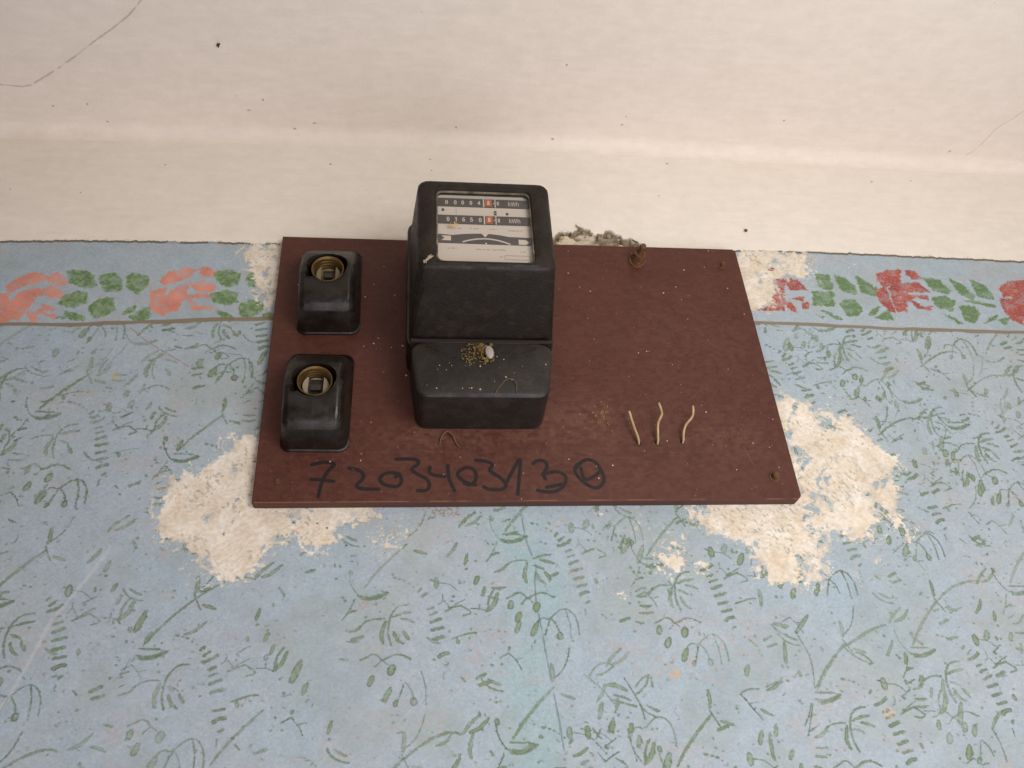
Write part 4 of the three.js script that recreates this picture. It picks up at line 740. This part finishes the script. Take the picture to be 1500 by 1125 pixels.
// ------------------------------------------------------------------ electricity meter
const MX = 0.1868, MY = -0.212;
const meter = base('electricity_meter', MX, MY, 0);
tag(meter, 'black two-register electricity meter with glass window, highest thing on the board', 'electricity meter');
const rr = (x0, x1, y0, y1, r, z) => rrect(x0 - MX, x1 - MX, y0 - MY, y1 - MY, r, z);
mesh('back_case', loft([rr(0.1215, 0.2505, -0.1580, -0.0130, 0.010, 0.0004), rr(0.1215, 0.2505, -0.1580, -0.0130, 0.010, 0.038), rr(0.1222, 0.2498, -0.1573, -0.0137, 0.010, 0.0405), rr(0.1240, 0.2480, -0.1555, -0.0155, 0.009, 0.0410)], { close: true, start: true, crease: 0.5 }), smoothBlack, meter);
{
  // cover: slopes in at the foot and a little at the sides, then turns over a soft edge to the frame round the window
  const side = (z) => { const t = (z - 0.042) / 0.078; return [lerp(0.1242, 0.1308, t), lerp(0.2490, 0.2428, t), lerp(-0.1560, -0.1310, t), lerp(-0.0215, -0.0365, t)]; };
  const R = [];
  for (const z of [0.0412, 0.05, 0.065, 0.08, 0.095, 0.107]) R.push(rr(...side(z), 0.008, z));
  for (const a of [0.2, 0.4, 0.6, 0.8, 1]) { const q = a * Math.PI / 2, e = 0.0062, z = 0.1135 + e * Math.sin(q), s = side(0.1135), d = e * (1 - Math.cos(q)); R.push(rr(s[0] + d, s[1] - d, s[2] + d, s[3] - d, 0.0078, z)); }
  const win = (d, z) => rr(0.1458 - d, 0.2262 + d, -0.1262 - d, -0.0475 + d, 0.005, z);
  R.push(win(0.0014, 0.1197), win(0.0006, 0.1193), win(0, 0.1180), win(-0.0004, 0.1100));
  mesh('cover', loft(R, { crease: 0.55 }), wrinkle, meter);
  mesh('window_gasket', loft([win(0.0001, 0.1176), win(-0.0006, 0.1180), win(-0.0013, 0.1176), win(-0.0014, 0.1164)], { crease: 0.5 }), new THREE.MeshStandardMaterial({ roughness: 0.9, map: canvasTexture(paint(256, 256, (x, y) => { const v = (fbm(x * 0.12, y * 0.12, 905, 4) - 0.5) * 130; return [92 + v, 84 + v, 66 + v * 0.85]; })) }), meter);
  const glass = new THREE.MeshPhysicalMaterial({ color: 0xf2f0ea, transmission: 1, thickness: 0, roughness: 0.08, roughnessMap: null, ior: 1.5 });
  const gm = mesh('window_glass', new THREE.PlaneGeometry(0.0812, 0.0795), glass, meter); gm.position.set(0.186 - MX, -0.08685 - MY, 0.1162);
  // dial plate, drawn in its own millimetres
  const [dc, g] = canvas(1300, 990); g.translate(-100, -20);
  g.fillStyle = 'rgb(206,198,193)'; g.fillRect(100, 20, 1300, 990);
  const dark = 'rgb(74,71,72)', white = 'rgb(206,198,190)';
  g.fillStyle = dark;
  // current band with its bulge
  g.beginPath(); g.moveTo(100, 625); g.lineTo(350, 640); g.quadraticCurveTo(520, 615, 740, 615); g.quadraticCurveTo(900, 620, 1010, 645); g.lineTo(1400, 652); g.lineTo(1400, 748); g.lineTo(100, 738); g.closePath(); g.fill();
  g.fillStyle = white; g.beginPath(); g.moveTo(690, 612); g.lineTo(735, 658); g.lineTo(780, 612); g.closePath(); g.fill();
  g.strokeStyle = white; g.lineWidth = 15; g.lineCap = 'butt'; g.beginPath(); g.moveTo(465, 720); g.quadraticCurveTo(600, 675, 740, 675); g.quadraticCurveTo(890, 678, 1030, 735); g.stroke();
  g.fillRect(733, 722, 18, 18);
  g.beginPath(); g.moveTo(215, 650); g.lineTo(330, 650); g.lineTo(330, 706); g.lineTo(215, 704); g.lineTo(255, 676); g.closePath(); g.fill();
  g.beginPath(); g.moveTo(1130, 674); g.lineTo(1215, 676); g.lineTo(1258, 706); g.lineTo(1215, 736); g.lineTo(1130, 732); g.closePath(); g.fill();
  g.fillStyle = dark; g.beginPath(); g.arc(240, 336, 19, 0, 7); g.arc(1014, 366, 18, 0, 7); g.fill();
  g.fillRect(852, 332, 36, 26); g.fillRect(852, 362, 36, 26); g.fillRect(397, 322, 4, 66);
  g.strokeStyle = 'rgb(86,82,80)'; g.lineWidth = 4; g.strokeRect(955, 868, 295, 46);
  // small print too fine to read: rows of tiny dashes
  const r = mulberry(55); g.fillStyle = 'rgba(96,92,90,0.75)';
  for (const [x, y, l] of [[290, 558, 160], [550, 558, 110], [795, 562, 90], [1010, 570, 180], [290, 798, 110], [620, 804, 340], [1145, 820, 60], [895, 882, 30]]) for (let q = x; q < x + l; q += 13) if (r() > 0.12) { g.fillRect(q, y - 9 + r() * 4, 7, 5 + r() * 12); if (r() > 0.5) g.fillRect(q - 1, y - 2 + r() * 6, 10, 3); }
  const plateMat = new THREE.MeshStandardMaterial({ map: canvasTexture(dc), roughness: 0.55 });
  const plate = mesh('dial_plate', new THREE.BoxGeometry(0.0916, 0.0911, 0.0010), [darkMetal, darkMetal, darkMetal, darkMetal, plateMat, darkMetal], meter); plate.position.set(0.1877 - MX, -0.0812 - MY, 0.1120);
  // two registers: a dark strip with its row of number wheels
  const at = (cx, cy) => [(cx - 750) / 1300 * 0.0916, (515 - cy) / 990 * 0.0911];
  function register(y0, y1, chars, red) {
    const k = 3, w = 1300, h = (y1 - y0), [c, q] = canvas(w, h); q.fillStyle = 'rgb(72,69,70)'; q.fillRect(0, 0, w, h);
    q.fillStyle = white; q.textAlign = 'center'; q.textBaseline = 'middle'; q.font = `bold ${h * 0.66}px sans-serif`;
    for (const [cx, ch] of chars) q.fillText(ch, cx - 100, h / 2);
    q.font = `${h * 0.7}px sans-serif`; q.fillText('kWh', 1100 - 100, h / 2); q.font = `bold ${h * 0.6}px sans-serif`; q.fillText('8', 908 - 100, h / 2); q.beginPath(); q.arc(856 - 100, h / 2, 7, 0, 7); q.fill();
    q.fillRect(727 - 100, 0, 15, h); q.fillRect(868 - 100, 0, 12, h);
    const mat = new THREE.MeshStandardMaterial({ map: canvasTexture(c), roughness: 0.5 }), [, y] = at(0, (y0 + y1) / 2);
    const s = mesh('register_strip', new THREE.BoxGeometry(0.0916, h / 990 * 0.0911, 0.0006), [darkMetal, darkMetal, darkMetal, darkMetal, mat, darkMetal], plate); s.position.set(0, y, 0.0009);
    const [rc, p] = canvas(96, 96); p.fillStyle = 'rgb(176,98,68)'; p.fillRect(0, 0, 96, 96); p.fillStyle = 'rgb(236,206,178)'; p.font = 'bold 74px sans-serif'; p.textAlign = 'center'; p.textBaseline = 'middle'; p.fillText(red, 48, 46);
    const wm = new THREE.MeshStandardMaterial({ map: canvasTexture(rc), roughness: 0.5 }), wheel = mesh('decimal_wheel', new THREE.BoxGeometry(0.0058, (h - 14) / 990 * 0.0911, 0.0006), [darkMetal, darkMetal, darkMetal, darkMetal, wm, darkMetal], plate); wheel.position.set(at(792, 0)[0], y, 0.00135);
  }
  register(195, 296, [[285, '0'], [390, '0'], [480, '0'], [580, '0'], [678, '4']], '8');
  register(405, 508, [[300, '0'], [395, '1'], [485, '6'], [580, '5'], [683, '0']], '8');
}
{
  // terminal cover below, with a narrow shadow gap under the main cover
  const tc = (d, lift, z, r = 0.010) => rr(0.1252 + d, 0.2472 - d, -0.2130 + lift, -0.1605, r, z).map(([x, y, q]) => { const n = 1 - 0.105 * clamp((-0.1605 - MY - y) / 0.052); return [(x + MX - 0.1855) * n + 0.1855 - MX, y, q]; });
  const top = [tc(-0.0008, -0.0016, 0.0006), tc(-0.0006, -0.0012, 0.02), tc(0, 0, 0.044)];
  for (const a of [0.25, 0.5, 0.75, 1]) { const q = a * Math.PI / 2, e = 0.0032; top.push(tc(e * (1 - Math.cos(q)), e * (1 - Math.cos(q)), 0.0495 + e * Math.sin(q), 0.0098)); }
  mesh('terminal_cover', loft(top, { close: true, crease: 0.5 }), satin, meter);
  const lip = mesh('cover_lip', loft([rr(0.1252, 0.2476, -0.1600, -0.1562, 0.0015, 0.042), rr(0.1252, 0.2476, -0.1600, -0.1562, 0.0015, 0.0525), rr(0.1256, 0.2472, -0.1596, -0.1566, 0.0012, 0.0530)], { close: true, crease: 0.5 }), new THREE.MeshStandardMaterial({ color: 0x22160f, roughness: 0.6 }), meter);
  const screw = new THREE.CylinderGeometry(0.0042, 0.0046, 0.003, 24); screw.rotateX(Math.PI / 2);
  const sc = mesh('cover_screw', screw, brass, meter); sc.position.set(0.1862 - MX, -0.1685 - MY, 0.0545);
  const seal = mesh('lead_seal', (() => { const g = lathe([[0.0001, -0.0019], [0.0030, -0.0017], [0.0036, -0.0006], [0.0036, 0.0008], [0.0028, 0.0019], [0.0001, 0.0021]], 24); g.scale(1.0, 1.75, 1.2); return g; })(), new THREE.MeshStandardMaterial({ color: 0xa3968d, roughness: 0.65 }), meter);
  seal.position.set(0.1915 - MX, -0.1722 - MY, 0.0568); seal.rotation.z = 0.15;
  mesh('seal_wire', mergeGeometries([tube([[0.1858 - MX, -0.1688 - MY, 0.056], [0.1888 - MX, -0.1668 - MY, 0.0585], [0.1912 - MX, -0.1690 - MY, 0.0575], [0.1915 - MX, -0.1735 - MY, 0.0565]], 0.00045), tube([[0.1862 - MX, -0.1692 - MY, 0.056], [0.1845 - MX, -0.1745 - MY, 0.0575], [0.1868 - MX, -0.1788 - MY, 0.0575], [0.1895 - MX, -0.1770 - MY, 0.0565], [0.1912 - MX, -0.1745 - MY, 0.0562]], 0.00045)]), new THREE.MeshStandardMaterial({ color: 0x9a7a45, metalness: 0.5, roughness: 0.5 }), meter);
}

// ------------------------------------------------------------------ loose wires
const wireMat = new THREE.MeshStandardMaterial({ roughness: 0.62, map: canvasTexture(paint(128, 32, (x, y) => { const n = (fbm(x * 0.08, y * 0.2, 951, 3) - 0.5) * 70; return [172 + n, 146 + n, 108 + n]; })) });
function wire(label, p) {
  const o = p[0], q = p.map((v) => [(v[0] - o[0]) / 1000, (v[1] - o[1]) / 1000, v[2] / 1000]), R = 0.00112;
  const g = tube(q, R, 40, 12), end = new THREE.SphereGeometry(R, 12, 8); end.scale(1, 1, 0.7); end.translate(...q[q.length - 1]);
  const m = mesh('cut_wire', mergeGeometries([g, end]), wireMat); m.position.set(o[0] / 1000, o[1] / 1000, 0); m.userData.kindOf = undefined; delete m.userData.kindOf;
  const h = new THREE.CylinderGeometry(0.0021, 0.0021, 0.0004, 20); h.rotateX(Math.PI / 2); const hole_ = mesh('wire_hole', h, new THREE.MeshStandardMaterial({ color: 0x140d0a, roughness: 1 }), board); hole_.position.set(...local(o[0] / 1000, o[1] / 1000 + 0.0006, 0.0001));
  return tag(m, label, 'wire', 'cut wire ends sticking out of the board');
}
wire('leftmost and shortest cut wire end, nearly straight, leaning left out of the board', [[326.2, -228.7, -6], [325.8, -228.4, 1.5], [324.6, -225, 5], [321.3, -215, 8], [318.8, -201.9, 9.5]]);
wire('middle cut wire end with a kink bending left near its tip', [[342.9, -228.7, -6], [342.9, -228.2, 2], [342.8, -222, 6], [343.6, -213, 9], [347.4, -205.5, 12], [347.3, -202.5, 12.4], [346.4, -194.5, 12]]);
wire('rightmost cut wire end with an S-shaped bend to the right', [[366.1, -227.8, -6], [366.1, -227.2, 2], [366.6, -219.5, 6.5], [369, -214, 9], [373.6, -209.5, 11.5], [375.6, -206, 12.5], [376.7, -198.3, 13.5]]);

// ------------------------------------------------------------------ small things
{
  const nail = base('wall_nail', 0.4814, 0.0336, WALL_Z);
  const hd = lump(0.0018, 0.6, 61, 1); hd.translate(0, 0, 0.0018); const sh = new THREE.CylinderGeometry(0.0007, 0.0007, 0.006, 10); sh.rotateX(Math.PI / 2); sh.translate(0, 0, -0.001);
  mesh('nail_head', hd, rustMat, nail); mesh('shank', sh, rustMat, nail);
  tag(nail, 'small rusty nail head in the white wall, above the board\'s top right corner', 'nail');
  const g = new THREE.TetrahedronGeometry(0.0034); g.scale(0.7, 0.5, 1.15); g.rotateY(0.5);
  const fl = mesh('dark_flake', g, new THREE.MeshStandardMaterial({ color: 0x4a2c26, roughness: 0.8 })); fl.position.set(-0.0607, 0.1480, 0.1030);
  tag(fl, 'small dark brown flake stuck on the white ceiling beside the long crack', 'flake');
  const strawMat = new THREE.MeshStandardMaterial({ color: 0x6a5636, roughness: 0.9 });
  tag(mesh('dry_straw', tube([[0.1945, -0.2118, 0.0532], [0.1985, -0.2050, 0.0536], [0.2060, -0.1968, 0.0542], [0.2110, -0.1978, 0.0542], [0.2132, -0.2020, 0.0540], [0.2125, -0.2085, 0.0534]], 0.00032, 30, 6), strawMat), 'curved pale straw lying on the meter\'s terminal cover, right of the seal', 'straw');
  tag(mesh('dry_straw', tube([[0.1510, -0.2300, 0.0012], [0.1535, -0.2215, 0.0016], [0.1580, -0.2185, 0.0030], [0.1630, -0.2230, 0.0030], [0.1645, -0.2275, 0.0016], [0.1680, -0.2330, 0.0012]], 0.0006, 30, 6), strawMat), 'brown straw curl on the board just below the meter', 'straw');
  // web and insect remains caught on the meter
  const bits = [], bit = (x, y, z, r, s) => { const g = lump(r, 0.6, s, 1); g.translate(x, y, z); bits.push(g); };
  for (let k = 0; k < 170; k++) { const a = rnd() * 6.3, q = Math.sqrt(rnd()); bit(0.1818 + 0.0155 * q * Math.cos(a), -0.1718 + 0.0115 * q * Math.sin(a), 0.0536, 0.0004 + 0.0009 * rnd() * rnd(), k); }
  for (const [x, y, q] of [[0.1852, -0.1640, 2.6], [0.1880, -0.1660, 2.2], [0.1825, -0.1655, 1.7], [0.1888, -0.1790, 2.2], [0.1862, -0.1772, 1.5], [0.1935, -0.1630, 1.8], [0.1790, -0.1665, 1.3], [0.1838, -0.1690, 1.6]]) bit(x, y, 0.0548, q / 1000, Math.round(x * 1e5));
  tag(mesh('insect_debris', mergeGeometries(bits.splice(0)), new THREE.MeshStandardMaterial({ color: 0x6e5830, roughness: 0.95 })), 'yellow-brown dried debris round the seal on the meter', 'debris', null, 'stuff');
  for (let k = 0; k < 26; k++) { const a = rnd() * 6.3, q = Math.sqrt(rnd()); bit(0.1602 + 0.0040 * q * Math.cos(a), -0.0850 + 0.0028 * q * Math.sin(a), 0.1168, 0.0003 + 0.0007 * rnd() * rnd(), k + 50); }
  tag(mesh('insect_debris', mergeGeometries(bits.splice(0)), new THREE.MeshStandardMaterial({ color: 0xc9a566, roughness: 0.9 })), 'straw-coloured dried insect bits on the left of the meter\'s window', 'debris', null, 'stuff');
  const web = []; for (let k = 0; k < 9; k++) { const a = rnd(); web.push(tube([[0.1345 + 0.004 * a, -0.1300 + 0.003 * rnd(), 0.1196], [0.1375 + 0.002 * rnd(), -0.1270 + 0.002 * rnd(), 0.1204], [0.1405 + 0.003 * rnd(), -0.1235 + 0.003 * rnd(), 0.1202]], 0.00018 + 0.0002 * rnd(), 10, 5)); }
  { const g = lump(0.0016, 0.7, 33, 1); g.translate(0.1402, -0.1238, 0.1204); web.push(g); }
  tag(mesh('cobweb_tuft', mergeGeometries(web.map((g) => (g.index ? g.toNonIndexed() : g))), new THREE.MeshStandardMaterial({ color: 0xa09078, roughness: 1 })), 'pale dusty cobweb tuft at the lower left corner of the meter\'s window frame', 'cobweb');
  // crumbs of plaster that stuck to the board, the fuse holders and the meter
  const crumbs = [], cr = (x, y, z, r) => { const g = lump(r, 0.6, crumbs.length, 0); g.translate(x, y, z); crumbs.push(g); };
  for (const [x, y, r] of [[400, 30, 8], [118, 128, 9], [122, 160, 10], [92, 126, 8], [108, 130, 6], [374, 60, 8], [388, 52, 6], [300, 250, 7], [262, 244, 6], [330, 236, 5], [352, 226, 6], [30, 40, 8], [20, 60, 10], [42, 22, 6], [110, 70, 6], [96, 120, 6], [290, 55, 6], [300, 60, 7], [60, 246, 7], [85, 245, 6]]) cr(x / 1000, -y / 1000, 0.0004, r * 0.00011);
  for (let k = 0; k < 150; k++) { const x = rnd() * BW, y = rnd() * BH; if ((x < 0.08 && y < 0.24) || (x > 0.115 && x < 0.255 && y < 0.215)) continue; cr(x, -y, 0.0002, 0.00025 + 0.0006 * rnd() ** 3); }
  for (let k = 0; k < 24; k++) cr(lerp(0.132, 0.242, rnd()), lerp(-0.207, -0.172, rnd()), 0.0529, 0.0003 + 0.0005 * rnd() ** 2);
  { const keep = crumbs.splice(0); for (let k = 0; k < 70; k++) { const a = rnd() * 6.3, q = rnd(); cr(0.2965 + 0.008 * q * Math.cos(a), -0.200 - 0.014 * q * Math.sin(a), 0.0001, 0.00025 + 0.0005 * rnd() ** 2); }
    tag(mesh('dirt_specks', mergeGeometries(crumbs.splice(0)), new THREE.MeshStandardMaterial({ color: 0x94704a, roughness: 1 })), 'tan dirt specks on the board, left of the cut wires', 'dirt', null, 'stuff'); crumbs.push(...keep); }
  tag(mesh('plaster_crumbs', mergeGeometries(crumbs), new THREE.MeshStandardMaterial({ color: 0xc4ab94, roughness: 0.9 })), 'tiny pale plaster crumbs scattered over the board and meter', 'crumbs', null, 'stuff');
}

renderer.render(scene, camera);
